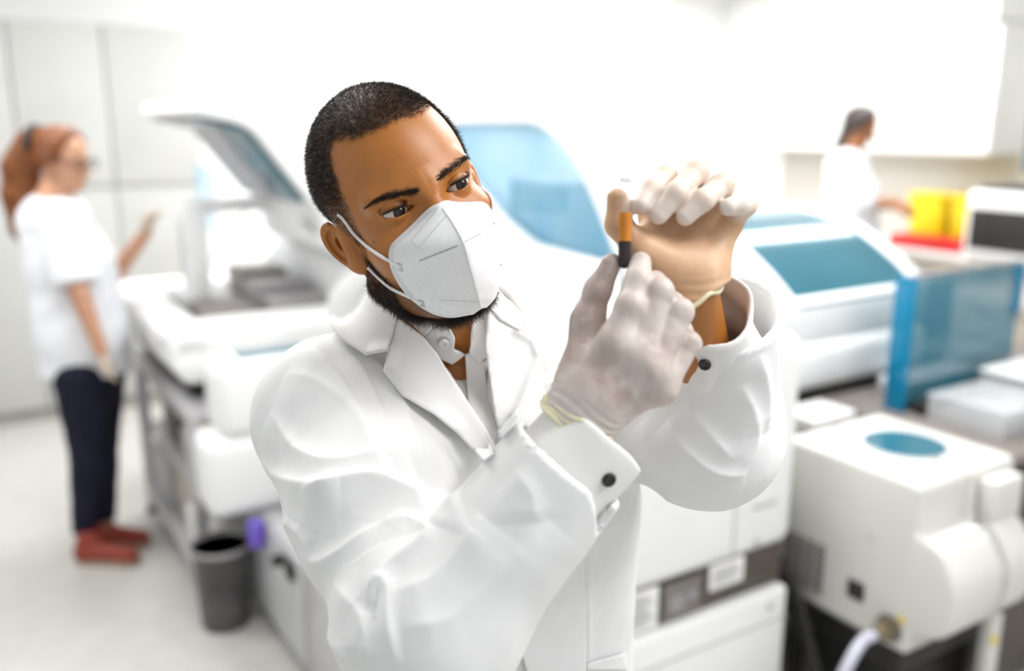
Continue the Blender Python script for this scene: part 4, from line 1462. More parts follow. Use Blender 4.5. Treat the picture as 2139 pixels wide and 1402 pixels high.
def coat_raw(P):
    d = torso_sdf(P)
    d1, d2 = sleeves(P)
    for e, sh in ((d1, SH_R), (d2, SH_L)):
        k = np.clip(0.040 - 0.25 * (np.linalg.norm(P - sh, axis=1) - 0.10), 0.006, 0.040)
        d = smin(d, e, k)
    return d


# folds: (line traced on the cloth, height, width)
FOLDS_PX = [
    ([(566, 860), (620, 935), (690, 965), (760, 958), (830, 938)], 0.006, 0.014),
    ([(545, 960), (600, 1000), (660, 1015), (720, 1010)], 0.006, 0.013),
    ([(640, 1030), (700, 1010), (780, 1000), (850, 1030), (900, 1065)], 0.007, 0.014),
    ([(560, 1060), (630, 1110), (655, 1170), (700, 1160), (760, 1120), (850, 1080)], 0.006, 0.014),
    ([(800, 1090), (860, 1090), (900, 1110), (860, 1150), (810, 1190), (775, 1265)], 0.006, 0.013),
    ([(770, 1275), (790, 1215), (815, 1225), (815, 1300), (830, 1395)], 0.005, 0.012),
    ([(905, 1100), (930, 1062), (960, 1030)], 0.004, 0.014),
    ([(625, 1180), (640, 1250), (700, 1330), (740, 1395)], 0.005, 0.018),
    ([(700, 1220), (760, 1290), (770, 1395)], 0.005, 0.015),
    ([(820, 1240), (900, 1210), (960, 1150), (1010, 1080)], 0.004, 0.02),
    ([(840, 1310), (940, 1290), (1040, 1200), (1150, 1090)], 0.004, 0.02),
    ([(1075, 985), (1110, 1030), (1120, 1090)], 0.003, 0.018),
    ([(640, 720), (700, 790), (745, 850), (800, 940)], 0.004, 0.012),
    ([(760, 740), (815, 800), (860, 900), (905, 1060)], 0.005, 0.012),
    ([(600, 780), (660, 800), (720, 845), (790, 930)], 0.004, 0.016),
    ([(1430, 840), (1480, 900), (1530, 960)], 0.004, 0.013),
    ([(1395, 880), (1440, 940), (1500, 985), (1560, 985)], 0.006, 0.012),
    ([(1340, 880), (1370, 950), (1420, 1010)], 0.004, 0.014),
    ([(1545, 800), (1570, 860), (1575, 930), (1530, 1000)], 0.005, 0.012),
    ([(1585, 740), (1600, 820), (1600, 900)], 0.005, 0.010),
    ([(1310, 1000), (1350, 1030), (1430, 1030)], 0.004, 0.014),
    ([(1225, 1120), (1227, 1250), (1230, 1395)], 0.004, 0.010),
    ([(1085, 640), (1120, 700), (1150, 780)], 0.004, 0.014),
]
SEAM_PX = [([(690, 705), (750, 760), (800, 860), (845, 960), (880, 1040), (903, 1075)], -0.003, 0.0035),
           ([(640, 722), (700, 775), (745, 845), (790, 950), (840, 1020)], -0.002, 0.004),
           ([(1120, 700), (1150, 760), (1160, 820)], -0.003, 0.004)]
FOLDS = []
for px, hgt, wid in FOLDS_PX + SEAM_PX:
    p3 = on_px(coat_raw, smooth_line(px, 3))
    FOLDS.append((p3, hgt * (1.05 if hgt > 0 else 1.3), wid * 0.9))


def coat_body(P):
    return coat_raw(P)


def subdivide(V, Q):
    """every quad into four, edge points averaged"""
    n = len(V)
    E = np.stack([Q, np.roll(Q, -1, 1)], -1).reshape(-1, 2)
    E.sort(1)
    key = E[:, 0].astype(np.int64) * n + E[:, 1]
    uq, inv = np.unique(key, return_inverse=True)
    ev = 0.5 * (V[uq // n] + V[uq % n])
    fv = V[Q].mean(1)
    ei = n + inv.reshape(-1, 4)
    fi = n + len(uq) + np.arange(len(Q))
    out = np.stack([np.stack([Q[:, k], ei[:, k], fi, ei[:, k - 1]], 1) for k in range(4)], 1).reshape(-1, 4)
    return np.concatenate([V, ev, fv]), out


def vert_normals(V, Q):
    nf = np.cross(V[Q[:, 2]] - V[Q[:, 0]], V[Q[:, 3]] - V[Q[:, 1]])
    N = np.zeros_like(V)
    for k in range(4):
        np.add.at(N, Q[:, k], nf)
    return N / (np.linalg.norm(N, axis=1)[:, None] + 1e-12)


def fold_height(V, N):
    add = 0.0016 * vnoise(V, 16, 2) + 0.0010 * vnoise(V * np.array([1, 1, 0.6]), 40, 4)
    for pts, hgt, wid in FOLDS:
        m = ((V > pts.min(0) - 4 * wid) & (V < pts.max(0) + 4 * wid)).all(1)
        P = V[m]
        if not len(P):
            continue
        best, sgn, par = np.full(len(P), 1e9), np.ones(len(P)), np.zeros(len(P))
        for i in range(len(pts) - 1):
            a, b = pts[i], pts[i + 1]
            ba = b - a
            h = np.clip(((P - a) @ ba) / (ba @ ba + 1e-12), 0, 1)
            w = P - a - h[:, None] * ba
            d = np.linalg.norm(w, axis=1)
            s = np.einsum('ij,ij->i', np.cross(ba[None], N[m]), w)
            q = d < best
            best[q], sgn[q], par[q] = d[q], np.sign(s[q]), (i + h[q]) / (len(pts) - 1)
        if hgt > 0:
            w_ = np.where(sgn > 0, wid * 1.7, wid * 0.55)
            end = np.clip(np.minimum(par, 1 - par) * 5, 0.0, 1) ** 0.7
        else:                                   # a stitched seam: one cloth edge lies over the other
            add[m] += -hgt * (0.5 + 0.5 * np.tanh(sgn * best / 0.0026)) * np.exp(-best / 0.020) * np.clip(np.minimum(par, 1 - par) * 8, 0, 1)
            continue
        e = 0.0016
        add[m] += hgt * end * np.exp(-(np.sqrt(best ** 2 + e * e) - e) / w_)
    return add


# neck opening between the lapels, in the plane of the chest (towards his left, up)
V2 = np.array([(-0.085, 0.25), (-0.072, 0.14), (-0.048, 0.078), (-0.035, 0.041), (-0.026, 0.015), (-0.015, -0.019), (-0.007, -0.004), (0.0, 0.024), (0.012, 0.071), (0.032, 0.14), (0.032, 0.25)])


def poly2(q, poly):
    """signed distance to a polygon in the plane"""
    n = len(poly)
    d = np.full(len(q), 1e9)
    s = np.ones(len(q))
    for i in range(n):
        a, b = poly[i], poly[i - 1]
        e = b - a
        w = q - a
        t = np.clip((w @ e) / (e @ e), 0, 1)
        d = np.minimum(d, ((w - t[:, None] * e) ** 2).sum(1))
        c1, c2, c3 = q[:, 1] >= a[1], q[:, 1] < b[1], e[0] * w[:, 1] > e[1] * w[:, 0]
        flip = (c1 & c2 & c3) | (~c1 & ~c2 & ~c3)
        s = np.where(flip, -s, s)
    return s * np.sqrt(d)


NAX = nrm(NECK_TOP - NECK_BASE)


def neck_t(P):
    return (P - NECK_BASE) @ NAX


NB = NECK_BASE + np.array([0.0, 0.012, 0.0])


def coat_sdf(P):
    d = coat_body(P)
    # stand-up part of the collar round the back of the neck
    ring = np.abs(cone(P, NB - NAX * 0.02, NB + NAX * 0.14, 0.083, 0.074)) - 0.0035
    h = neck_t(P)
    side = (P - NECK_BASE) @ FRONT
    ring = smax(smax(ring, h - 0.075 + 0.5 * np.maximum(side, 0), 0.01), 0.0 - h, 0.01)
    d = smin(d, ring, 0.008)
    # hollow for the neck, opening in front, hollow cuffs
    d = smax(d, -cone(P, NB + NAX * 0.035, NB + NAX * 0.14, 0.069, 0.068), 0.006)
    t = tor(P)
    v = np.maximum(poly2(t[:, [0, 2]], V2), 0.02 - t[:, 1])
    v = np.maximum(v, -(coat_raw(P) + 0.018))
    d = smax(d, -v, 0.004)
    ax = nrm(SLR_C - SLR_E)
    d = smax(d, -np.maximum(cone(P, SLR_C - ax * 0.07, SLR_C + ax * 0.05, 0.0505, 0.0495), SLR_C @ ax - 0.010 - P @ ax), 0.004)
    bx = nrm(SLL_C - SLL_E)
    cut = cone(P, SLL_C - bx * 0.06, SLL_C + bx * 0.10, 0.046, 0.046)
    d = smax(d, -cut, 0.004)
    return d


def cloth(name, col, col2):
    m = mat(name, col, 0.85, spec=0.15, noise=(40, col2, 0.4, 0.6), bump=(700, 0.12, 0.0006))
    return m


M['coat'] = cloth('white_coat_cloth', (0.79, 0.79, 0.79), (0.77, 0.77, 0.77))
M['shirt'] = cloth('white_shirt_cloth', (0.80, 0.79, 0.775), (0.78, 0.77, 0.755))
M['button_white'] = mat('white_button', (0.74, 0.73, 0.71), 0.3, noise=(100, (0.70, 0.69, 0.67), 0.4, 0.6))
M['button_dark'] = mat('dark_button', (0.012, 0.010, 0.012), 0.25, noise=(100, (0.02, 0.016, 0.02), 0.4, 0.6))
CV, CQ = mesh_sdf(coat_sdf, np.array([-0.42, 0.58, 0.60]), np.array([0.46, 1.36, 1.56]), 0.0042)
CV, CQ = subdivide(CV, CQ)
_n = vert_normals(CV, CQ)
_out = np.abs(coat_raw(CV)) < 0.006
CV = CV + _n * (fold_height(CV, _n) * _out)[:, None]
coat = man_part('lab_coat', CV, CQ, M['coat'])
coat['label'] = 'long white lab coat'


def inside2(x, y, poly):
    return poly2(np.stack([x, y], 1), np.array(poly, float)) < 0


def drape(name, px, fn, off, m, parent, lift=None, step=5.0, thick=0.0022, wave=0.0):
    """a piece of cloth lying on a surface: outline traced in the photo, laid over the surface with a lift towards given edge points"""
    px = [np.array(p, float) for p in px]
    B = []
    for i in range(len(px)):
        a, b = px[i], px[(i + 1) % len(px)]
        n = max(1, int(np.linalg.norm(b - a) / step))
        for k in range(n):
            B.append(a + (b - a) * k / n)
    B = np.array(B)
    lo, hi = B.min(0), B.max(0)
    gx, gy = np.meshgrid(np.arange(lo[0], hi[0], step), np.arange(lo[1], hi[1], step))
    G = np.stack([gx.ravel(), gy.ravel()], 1)
    G = G[poly2(G, B) < -step * 0.5]
    A2 = np.concatenate([B, G])
    nb = len(B)
    vs_, _, fs_, *_r = delaunay_2d_cdt([Vector(p) for p in A2], [(i, (i + 1) % nb) for i in range(nb)], [], 1, 0.001)
    A2 = np.array([tuple(v) for v in vs_])
    o = np.full(len(A2), off)
    if lift:
        line, hgt, wid = lift
        d = poly_dist(np.column_stack([A2, np.zeros(len(A2))]), [np.array([*p, 0.0]) for p in line])
        o = o + hgt * np.exp(-(d / wid) ** 2)
    if wave:
        o = o + wave * vnoise(np.column_stack([A2 / 60.0, np.zeros(len(A2))]), 1.0, 6)
    D = sight(A2[:, 0], A2[:, 1])
    D /= np.linalg.norm(D, axis=1)[:, None]
    t = np.full(len(D), 0.5)
    for _ in range(110):
        t = np.minimum(t + (fn(CAMP + D * t[:, None]) - o) * 0.6, 1.6)
    V = CAMP + D * t[:, None]
    F3 = np.array([[i for i in f] for f in fs_ if len(f) == 3])
    a, b, c = V[F3[:, 0]], V[F3[:, 1]], V[F3[:, 2]]
    fl = (np.cross(b - a, c - a) * (CAMP - a)).sum(1) < 0
    F3[fl] = F3[fl][:, ::-1]
    ob = np_mesh(name, V, F3, m, parent, MO)
    sm = ob.modifiers.new('thickness', 'SOLIDIFY')
    sm.thickness = thick
    sm.offset = -1
    return ob


def coat_support(P):
    d = coat_body(P)
    return smin(d, cone(P, NB - NAX * 0.02, NB + NAX * 0.12, 0.080, 0.074), 0.07)


drape('collar', [(768, 558), (742, 572), (710, 596), (683, 650), (695, 683), (716, 707), (764, 739), (812, 731), (829, 659), (806, 632), (785, 596), (778, 570)],
      coat_support, 0.006, M['coat'], coat, ([(683, 650), (695, 683), (716, 707), (764, 739), (812, 731)], 0.006, 14))
drape('lapel', [(829, 661), (813, 731), (802, 773), (842, 824), (908, 863), (956, 902), (1007, 960), (1030, 945), (1020, 922), (992, 866), (950, 800), (914, 740), (884, 704)],
      coat_support, 0.004, M['coat'], coat, ([(813, 731), (802, 773), (842, 824), (908, 863), (956, 902), (1007, 960)], 0.007, 16))
drape('lapel', [(1022, 640), (1014, 722), (1030, 836), (1043, 914), (1090, 848), (1129, 746), (1117, 710), (1085, 690), (1045, 668)],
      coat_support, 0.004, M['coat'], coat, ([(1043, 914), (1090, 848), (1129, 746), (1117, 710), (1085, 690)], 0.006, 14))
drape('collar', [(1028, 612), (1022, 640), (1045, 668), (1085, 690), (1100, 668), (1070, 632), (1045, 612)],
      coat_support, 0.006, M['coat'], coat, ([(1085, 690), (1100, 668)], 0.005, 12))
# front edge, pocket
drape('front_panel', [(1030, 965), (1056, 1100), (1075, 1315), (1100, 1402), (1112, 1480), (1232, 1480), (1225, 1402), (1222, 1110), (1170, 985), (1100, 960)], torso_sdf, 0.0050, M['coat'], coat)
drape('pocket', [(1226, 1388), (1262, 1378), (1306, 1366), (1312, 1402), (1226, 1402)], coat_body, 0.004, M['coat'], coat)


# shirt
def shirt_sdf(P):
    d = torso_sdf(P, -0.016)
    d = smin(d, cone(P, NB - NAX * 0.05, NB + NAX * 0.02, 0.068, 0.066), 0.02)
    ring = np.abs(cone(P, NB - NAX * 0.02, NB + NAX * 0.14, 0.071, 0.064)) - 0.003
    h = neck_t(P)
    side = (P - NECK_BASE) @ FRONT
    ring = smax(smax(ring, h - 0.085 + 0.6 * np.maximum(side, 0), 0.008), -0.02 - h, 0.008)
    d = smin(d, ring, 0.006)
    t = tor(P)
    d = np.maximum(d, -np.maximum(poly2(t[:, [0, 2]], S2), 0.0 - t[:, 1]))
    return d


def shirt_support(P):
    d = torso_sdf(P, -0.016)
    return smin(d, cone(P, NB - NAX * 0.05, NB + NAX * 0.12, 0.074, 0.066), 0.02)


S_PX = [(893, 650), (908, 668), (928, 690), (948, 704), (956, 735), (972, 742), (984, 720), (992, 660)]
S2 = tor(on_px(shirt_support, S_PX))[:, [0, 2]]
S2 = np.concatenate([S2, [[S2[-1, 0], 0.25], [S2[0, 0], 0.25]]])
S2[2:8, 1] += 0.040
SV, SQ = mesh_sdf(shirt_sdf, np.array([-0.34, 0.72, 0.98]), np.array([0.34, 1.30, 1.56]), 0.004)
shirt = man_part('shirt', SV, SQ, M['shirt'])
shirt['label'] = 'white button-up shirt under the coat'


drape('collar', [(782, 588), (806, 626), (829, 655), (858, 676), (886, 704), (903, 684), (918, 679), (905, 664), (880, 650), (850, 634), (815, 606)], shirt_support, 0.004, M['shirt'], shirt,
      ([(858, 676), (886, 704), (903, 684)], 0.006, 12))
drape('collar_tab', [(886, 704), (903, 686), (924, 680), (941, 690), (950, 710), (948, 732), (962, 736), (972, 742), (945, 762), (918, 750)], shirt_support, 0.0025, M['shirt'], shirt, ([(941, 690), (950, 710), (948, 732)], 0.003, 8))
drape('collar', [(1027, 600), (1008, 638), (992, 657), (984, 700), (981, 738), (1000, 762), (1022, 742), (1036, 690), (1034, 620)], shirt_support, 0.004, M['shirt'], shirt, ([(982, 735), (1000, 715), (1018, 684)], 0.005, 12))
drape('placket', [(972, 742), (978, 842), (1000, 890), (1032, 935), (1042, 905), (1022, 830), (1008, 745), (988, 735)], shirt_support, 0.0035, M['shirt'], shirt)


def button(px, py, fn, off, r, m, parent):
    p = on_px(fn, [(px, py)], off)[0]
    n = nrm(grad(fn, p[None], 0.003)[0])
    a = nrm(np.cross(n, [0.3, 0.2, 1]))
    b = np.cross(n, a)
    V, Q = [], []
    prof = [(0.0, 0.0012), (0.55, 0.0012), (0.62, 0.0020), (0.92, 0.0020), (1.0, 0.0012), (1.0, -0.001)]
    for rr, h in prof:
        for k in range(20):
            t = 2 * math.pi * k / 20
            V.append(p + n * h + (a * math.cos(t) + b * math.sin(t)) * r * max(rr, 0.02))
    for i in range(len(prof) - 1):
        for k in range(20):
            Q.append((i * 20 + k, i * 20 + (k + 1) % 20, i * 20 + 20 + (k + 1) % 20, i * 20 + 20 + k))
    ob = np_mesh('button', V, Q, m, parent, MO)
    bm2 = bmesh.new()
    bm2.from_mesh(ob.data)
    bmesh.ops.recalc_face_normals(bm2, faces=bm2.faces)
    bm2.to_mesh(ob.data)
    bm2.free()
    return ob


button(926, 717, shirt_support, 0.0055, 0.0058, M['button_white'], shirt)

# shirt cuffs standing out of the coat sleeves
CUR0, CUR1 = SLR_C - nrm(SLR_C - SLR_E) * 0.045, at(1243, 912, 0.788)


def cuff_r(P):
    P = P + 0.002 * np.stack([vnoise(P, 30, 8), vnoise(P, 30, 9), vnoise(P, 30, 10)], 1)
    d = np.abs(cone(P, CUR0, CUR1, 0.0445, 0.0465)) - 0.0022
    ax = nrm(CUR1 - CUR0)
    lim = (P - CUR1) @ nrm(ax + np.array([0.05, 0.10, 0.10]))
    d = smax(d, lim - 0.004, 0.003)
    d = np.maximum(d, (CUR0 - P) @ ax)
    return d


def cuff_solid(P):
    return cone(P, CUR0, CUR1, 0.047, 0.049)


KV, KQ = mesh_sdf(cuff_r, np.minimum(CUR0, CUR1) - 0.08, np.maximum(CUR0, CUR1) + 0.08, 0.0018)
c1 = np_mesh('cuff', KV, KQ, M['shirt'], shirt, MO)
button(1272, 1003, cuff_solid, 0.001, 0.0062, M['button_dark'], shirt)
CUL0, CUL1 = at(1500, 800, 0.895), at(1486, 640, 0.838)


def cuff_l(P):
    ax = nrm(CUL1 - CUL0)
    d0 = (P - CUL1) @ nrm(ax + np.array([-0.15, -0.9, 0.0])) + 0.006 * vnoise(P, 22, 3)
    P = P + 0.006 * np.stack([vnoise(P, 36, 11), vnoise(P, 36, 12), vnoise(P, 36, 13)], 1)
    d = np.abs(cone(P, CUL0, CUL1, 0.040, 0.037)) - 0.0022
    d = smax(d, d0, 0.003)
    d = np.maximum(d, (CUL0 - P) @ ax)
    return d * 0.8


KV, KQ = mesh_sdf(cuff_l, np.minimum(CUL0, CUL1) - 0.08, np.maximum(CUL0, CUL1) + 0.08, 0.0018)
np_mesh('cuff', KV, KQ, M['shirt'], shirt, MO)
button(1472, 762, lambda P: cone(P, CUL0, CUL1, 0.042, 0.039), 0.002, 0.0058, M['button_dark'], shirt)

# trousers and shoes, below the picture
M['trousers'] = mat('grey_trousers', (0.16, 0.16, 0.17), 0.9, noise=(60, (0.13, 0.13, 0.14), 0.4, 0.6))
M['shoe'] = mat('white_shoe', (0.7, 0.7, 0.7), 0.5, noise=(60, (0.64, 0.64, 0.64), 0.4, 0.6))


def legs(P):
    d = cone(P, HIP + np.array([0, 0, 0.06]), HIP, 0.125, 0.13)
    for s in (-1, 1):
        hip = HIP + LEFT * 0.085 * s
        knee = np.array([hip[0] + LEFT[0] * 0.01 * s, hip[1] + LEFT[1] * 0.01 * s, 0.50]) + FRONT * 0.02
        ank = np.array([hip[0] + LEFT[0] * 0.02 * s, hip[1] + LEFT[1] * 0.02 * s, 0.06])
        d = smin(d, chain(P, [hip, knee, ank], [0.090, 0.075, 0.062]), 0.03)
    return np.maximum(d, 0.05 - P[:, 2])


LV, LQ = mesh_sdf(legs, np.array([-0.25, 0.85, 0.03]), np.array([0.30, 1.35, 1.16]), 0.008)
man_part('trousers', LV, LQ, M['trousers'])
for s in (-1, 1):
    a0 = np.array([HIP[0] + LEFT[0] * 0.105 * s, HIP[1] + LEFT[1] * 0.105 * s, 0.045])

    def shoe(P, a0=a0):
        d = smin(cone(P, a0 - FRONT * 0.04, a0 + FRONT * 0.15, 0.042, 0.038), cone(P, a0 + np.array([0, 0, 0.01]), a0 + np.array([0, 0, 0.05]), 0.04, 0.042), 0.04)
        return smax(d, 0.001 - P[:, 2], 0.01)
    XV, XQ = mesh_sdf(shoe, a0 - 0.22, a0 + 0.22, 0.006)
    man_part('shoe', XV, XQ, M['shoe'])
# ------------------------------------------------------------------ gloved hands and the tube
def glove_mat(name, c1, c2, c3):
    m = mat(name, c1, 0.42, spec=0.4, noise=(46, c2, 0.42, 0.58), bump=(160, 0.25, 0.0012), sss=0.15)
    nt = m.node_tree
    b = nt.nodes['Principled BSDF']
    old = b.inputs['Base Color'].links[0].from_socket
    a = nt.nodes.new('ShaderNodeAttribute')
    a.attribute_name = 'slack'
    x = nt.nodes.new('ShaderNodeMix')
    x.data_type = 'RGBA'
    x.inputs[7].default_value = (*c3, 1)
    nt.links.new(a.outputs['Fac'], x.inputs[0])
    nt.links.new(old, x.inputs[6])
    nt.links.new(x.outputs[2], b.inputs['Base Color'])
    return m


M['glove_r'] = glove_mat('stretched_latex_back', (0.40, 0.315, 0.285), (0.50, 0.42, 0.385), (0.70, 0.66, 0.62))
M['glove_l'] = glove_mat('stretched_latex_palm', (0.58, 0.365, 0.22), (0.54, 0.335, 0.20), (0.76, 0.71, 0.67))
M['latex'] = mat('rolled_latex', (0.74, 0.70, 0.50), 0.45, noise=(40, (0.70, 0.65, 0.45), 0.4, 0.6), sss=0.1)

J = lambda *a: at(*a)
# his right hand, back towards us
RW = J(1220, 856, 0.778)
R_F = {
    'thumb': ([J(1224, 778, 0.785), J(1228, 668, 0.790), J(1250, 603, 0.786), J(1276, 553, 0.782)], [0.0165, 0.0128, 0.0112, 0.0092]),
    'index': ([J(1285, 718, 0.756), J(1318, 640, 0.754), J(1333, 585, 0.763), J(1338, 549, 0.772)], [0.0142, 0.0122, 0.0110, 0.0093]),
    'middle': ([J(1328, 744, 0.755), J(1377, 608, 0.760), J(1366, 592, 0.780), J(1345, 620, 0.802)], [0.0144, 0.0114, 0.0102, 0.0090]),
    'ring': ([J(1360, 776, 0.758), J(1420, 652, 0.764), J(1404, 632, 0.785), J(1370, 660, 0.805)], [0.0142, 0.0110, 0.0098, 0.0088]),
    'little': ([J(1378, 810, 0.765), J(1440, 718, 0.772), J(1424, 690, 0.790), J(1392, 705, 0.808)], [0.0132, 0.0098, 0.0088, 0.0080]),
}
# his left hand, palm towards us
LW = J(1447, 612, 0.812)
L_F = {
    'thumb': ([J(1395, 560, 0.806), J(1338, 525, 0.798), J(1292, 470, 0.797), J(1289, 414, 0.792)], [0.0165, 0.0130, 0.0112, 0.0088]),
    'index': ([J(1372, 448, 0.828), J(1390, 372, 0.815), J(1362, 396, 0.797), J(1341, 428, 0.789)], [0.0120, 0.0108, 0.0098, 0.0086]),
    'middle': ([J(1424, 440, 0.828), J(1453, 362, 0.806), J(1412, 404, 0.785), J(1376, 448, 0.786)], [0.0120, 0.0110, 0.0098, 0.0088]),
    'ring': ([J(1472, 445, 0.826), J(1508, 388, 0.803), J(1468, 418, 0.786), J(1432, 452, 0.787)], [0.0116, 0.0104, 0.0094, 0.0084]),
    'little': ([J(1520, 470, 0.820), J(1558, 428, 0.806), J(1542, 428, 0.793), J(1522, 432, 0.788)], [0.0102, 0.0092, 0.0086, 0.0080]),
}


def hand_sdf(Fg, wrist, wdir, wr, thumb_k, cutn, wk, web):
    def fn(P):
        wr_end = wrist - wdir * 0.012
        d = cone(P, wr_end, wrist + wdir * 0.01, wr * 1.04, wr)
        pal = None
        for n in ('index', 'middle', 'ring', 'little'):
            p, r = Fg[n]
            e = cone(P, wrist + wdir * 0.012 + (p[0] - (Fg['middle'][0][0])) * 0.30, p[0], 0.0165, r[0] * 1.06)
            pal = e if pal is None else smin(pal, e, 0.016)
        d = smin(d, pal, 0.022)
        t = Fg['thumb']
        d = smin(d, cone(P, wrist + wdir * 0.02, t[0][0], 0.018, 0.0165), 0.022)
        th = chain(P, t[0], t[1], 0.006)
        th = smin(th, cone(P, t[0][0], t[0][1], t[1][0] * 1.08, t[1][1]), 0.01)
        d = smin(d, th, thumb_k)
        if web:
            d = smin(d, cone(P, t[0][1] * 0.8 + t[0][0] * 0.2, Fg['index'][0][0], 0.0100, 0.0105), 0.02)
        fg = None
        for n in ('index', 'middle', 'ring', 'little'):
            p, r = Fg[n]
            e = chain(P, p, r, 0.0045)
            # slight swelling at the knuckles
            e = smin(e, np.linalg.norm(P - p[1], axis=1) - r[1] * 1.0, 0.004)
            fg = e if fg is None else smin(fg, e, 0.0035)
        # fingers blend with the palm only near their roots
        k = 0.010
        d = smin(d, fg, k)
        q = np.abs(d) < 0.01
        if q.any():
            Pq = P[q]
            h = (Pq - wrist) @ wdir
            wrk = wk * np.exp(-((h + 0.004) / 0.013) ** 2) * np.sin(h * 800 + 7 * vnoise(Pq, 24, 3))
            d[q] -= wk * 0.9 * vnoise(Pq, 60, 5) + wk * 0.4 * vnoise(Pq, 150, 6) + wrk
        return np.maximum(d, (wr_end - P) @ cutn)
    return fn


def glove(name, Fg, wrist, wdir, wr, m, label, slack_fn, cutn, wk, name_web, tk=0.012):
    pts = np.concatenate([np.array(v[0]) for v in Fg.values()] + [wrist[None]])
    fn = hand_sdf(Fg, wrist, wdir, wr, tk, cutn, wk, name_web)
    V, Q = mesh_sdf(fn, pts.min(0) - 0.045, pts.max(0) + 0.045, 0.0013)
    o = man_part('glove', V, Q, m, None, {'slack': slack_fn(V)})
    o['label'] = label
    return o, fn


RD = nrm(J(1300, 705, 0.765) - RW)
LD = nrm(J(1425, 490, 0.818) - LW)


def finger_d(V, Fg, names, lo_=1):
    d = None
    for n in names:
        p, r = Fg[n]
        e = poly_dist(V, p[lo_:])
        d = e if d is None else np.minimum(d, e)
    return d


def slack_r(V):
    f = np.clip(1.35 - finger_d(V, R_F, ('index', 'middle', 'ring', 'little'), 0) / 0.022, 0, 1)
    w = np.exp(-(((V - RW) @ RD) / 0.02) ** 2)
    pat = np.clip((vnoise(V, 85, 21) - 0.35) * 5, 0, 1) * np.exp(-(np.linalg.norm(V - (RW + RD * 0.035), axis=1) / 0.035) ** 2)
    return np.clip(0.65 * f * (0.7 + 0.5 * vnoise(V, 45, 2)) + 0.7 * w + 0.8 * pat, 0, 1)


def slack_l(V):
    f = np.clip(1.5 - finger_d(V, L_F, ('index', 'middle', 'ring', 'little')) / 0.012, 0, 1)
    return np.clip(f, 0, 1)


gr, fn_r = glove('glove', R_F, RW, RD, 0.0315, M['glove_r'], 'mottled translucent latex glove, back of the hand', slack_r, RD, 0.0007, False)
gl, fn_l = glove('glove', L_F, LW, LD, 0.0265, M['glove_l'], 'latex glove on the raised hand, warm skin showing through the palm', slack_l, nrm(LD + np.array([-0.55, 0, 0])), 0.0003, True)
gb, fn_b = None, None


def rim(wrist, wdir, r, rr, parent, tilt, seed, turns=1):
    for k in range(turns):
        n = nrm(wdir + tilt)
        a = nrm(np.cross(n, [0.2, 1, 0.1]))
        b = np.cross(n, a)
        pts = []
        for i in range(49):
            t = 2 * math.pi * i / 48
            wob = 0.0012 * math.sin(3 * t + seed + k) + 0.0009 * math.sin(7 * t + 2 * seed)
            pts.append(tuple(wrist - wdir * (0.012 - 0.0045 * k) + (a * math.cos(t) + b * math.sin(t)) * (r + wob) + n * wob - MO))
        MB().tube(pts, rr * (1 - 0.2 * k), 8).build('rolled_cuff', M['latex'], parent)


rim(RW, RD, 0.0325, 0.0030, gr, np.array([0, 0, 0.0]), 1.0, 3)
rim(LW, LD, 0.0285, 0.0022, gl, np.array([-0.55, 0, 0.0]), 2.0, 1)

# the tube of blood between the finger tips
TB, TT = J(1304, 564, 0.774), J(1308, 374, 0.770)
TAX = nrm(TT - TB)
TL = float(np.linalg.norm(TT - TB))
M['glass'] = mat('clear_tube_wall', (0.22, 0.22, 0.22), 0.04, spec=0.5, alpha=0.10, noise=(20, (0.20, 0.20, 0.20), 0.4, 0.6))
M['plasma'] = mat('amber_plasma', (0.80, 0.27, 0.0), 0.6, spec=0.05, noise=(60, (0.72, 0.235, 0.001), 0.4, 0.6), emit=None)
M['cells'] = mat('dark_red_cells', (0.016, 0.001, 0.003), 0.6, spec=0.05, noise=(60, (0.026, 0.004, 0.005), 0.4, 0.6))
tube = empty('test_tube', Vector(TB))
tube.rotation_mode = 'QUATERNION'
tube.rotation_quaternion = Vector((0, 0, 1)).rotation_difference(Vector(TAX))
tag(tube, 'small clear test tube of amber plasma over dark blood held between gloved finger tips', 'test tube')
R0 = 0.0064


def shell(prof_r, z0, z1):
    """rounded bottom from the tube's inside radius"""
    return [(prof_r * math.sin(a), prof_r - prof_r * math.cos(a) + z0) for a in np.linspace(0.05, math.pi / 2, 7)] + [(prof_r, z1)]


wall = shell(R0, 0.0, TL) + [(R0 + 0.0006, TL), (R0 + 0.0006, TL + 0.0012), (R0 - 0.0008, TL + 0.0012), (R0 - 0.0009, TL - 0.001)] + [(r, z) for r, z in shell(R0 - 0.0009, 0.0009, TL - 0.002)[::-1]]
MB().lathe(wall, n=40).build('tube_wall', M['glass'], tube)
M['rim'] = mat('tube_rim', (0.85, 0.85, 0.86), 0.2, alpha=0.4, noise=(20, (0.82, 0.82, 0.83), 0.4, 0.6))
MB().lathe([(R0 - 0.0012, TL - 0.003), (R0 + 0.0009, TL - 0.003), (R0 + 0.0011, TL + 0.0014), (R0 - 0.0009, TL + 0.0014), (R0 - 0.0012, TL - 0.003)], n=40).build('rim', M['rim'], tube)
ZC1, ZC2 = TL * 0.315, TL * 0.63
MB().lathe(shell(R0 - 0.0011, 0.0011, ZC1) + [(0.0001, ZC1)], n=36).build('blood_cells', M['cells'], tube)
MB().lathe([(0.0001, ZC1 + 0.0001), (R0 - 0.0011, ZC1 + 0.0001), (R0 - 0.0011, ZC2), (0.0001, ZC2 - 0.0006)], n=36).build('plasma', M['plasma'], tube)
# ------------------------------------------------------------------ the two colleagues in the background
def at_y(px, py, Y):
    d = sight(px, py)
    return CAMP + d * (Y / d[1])


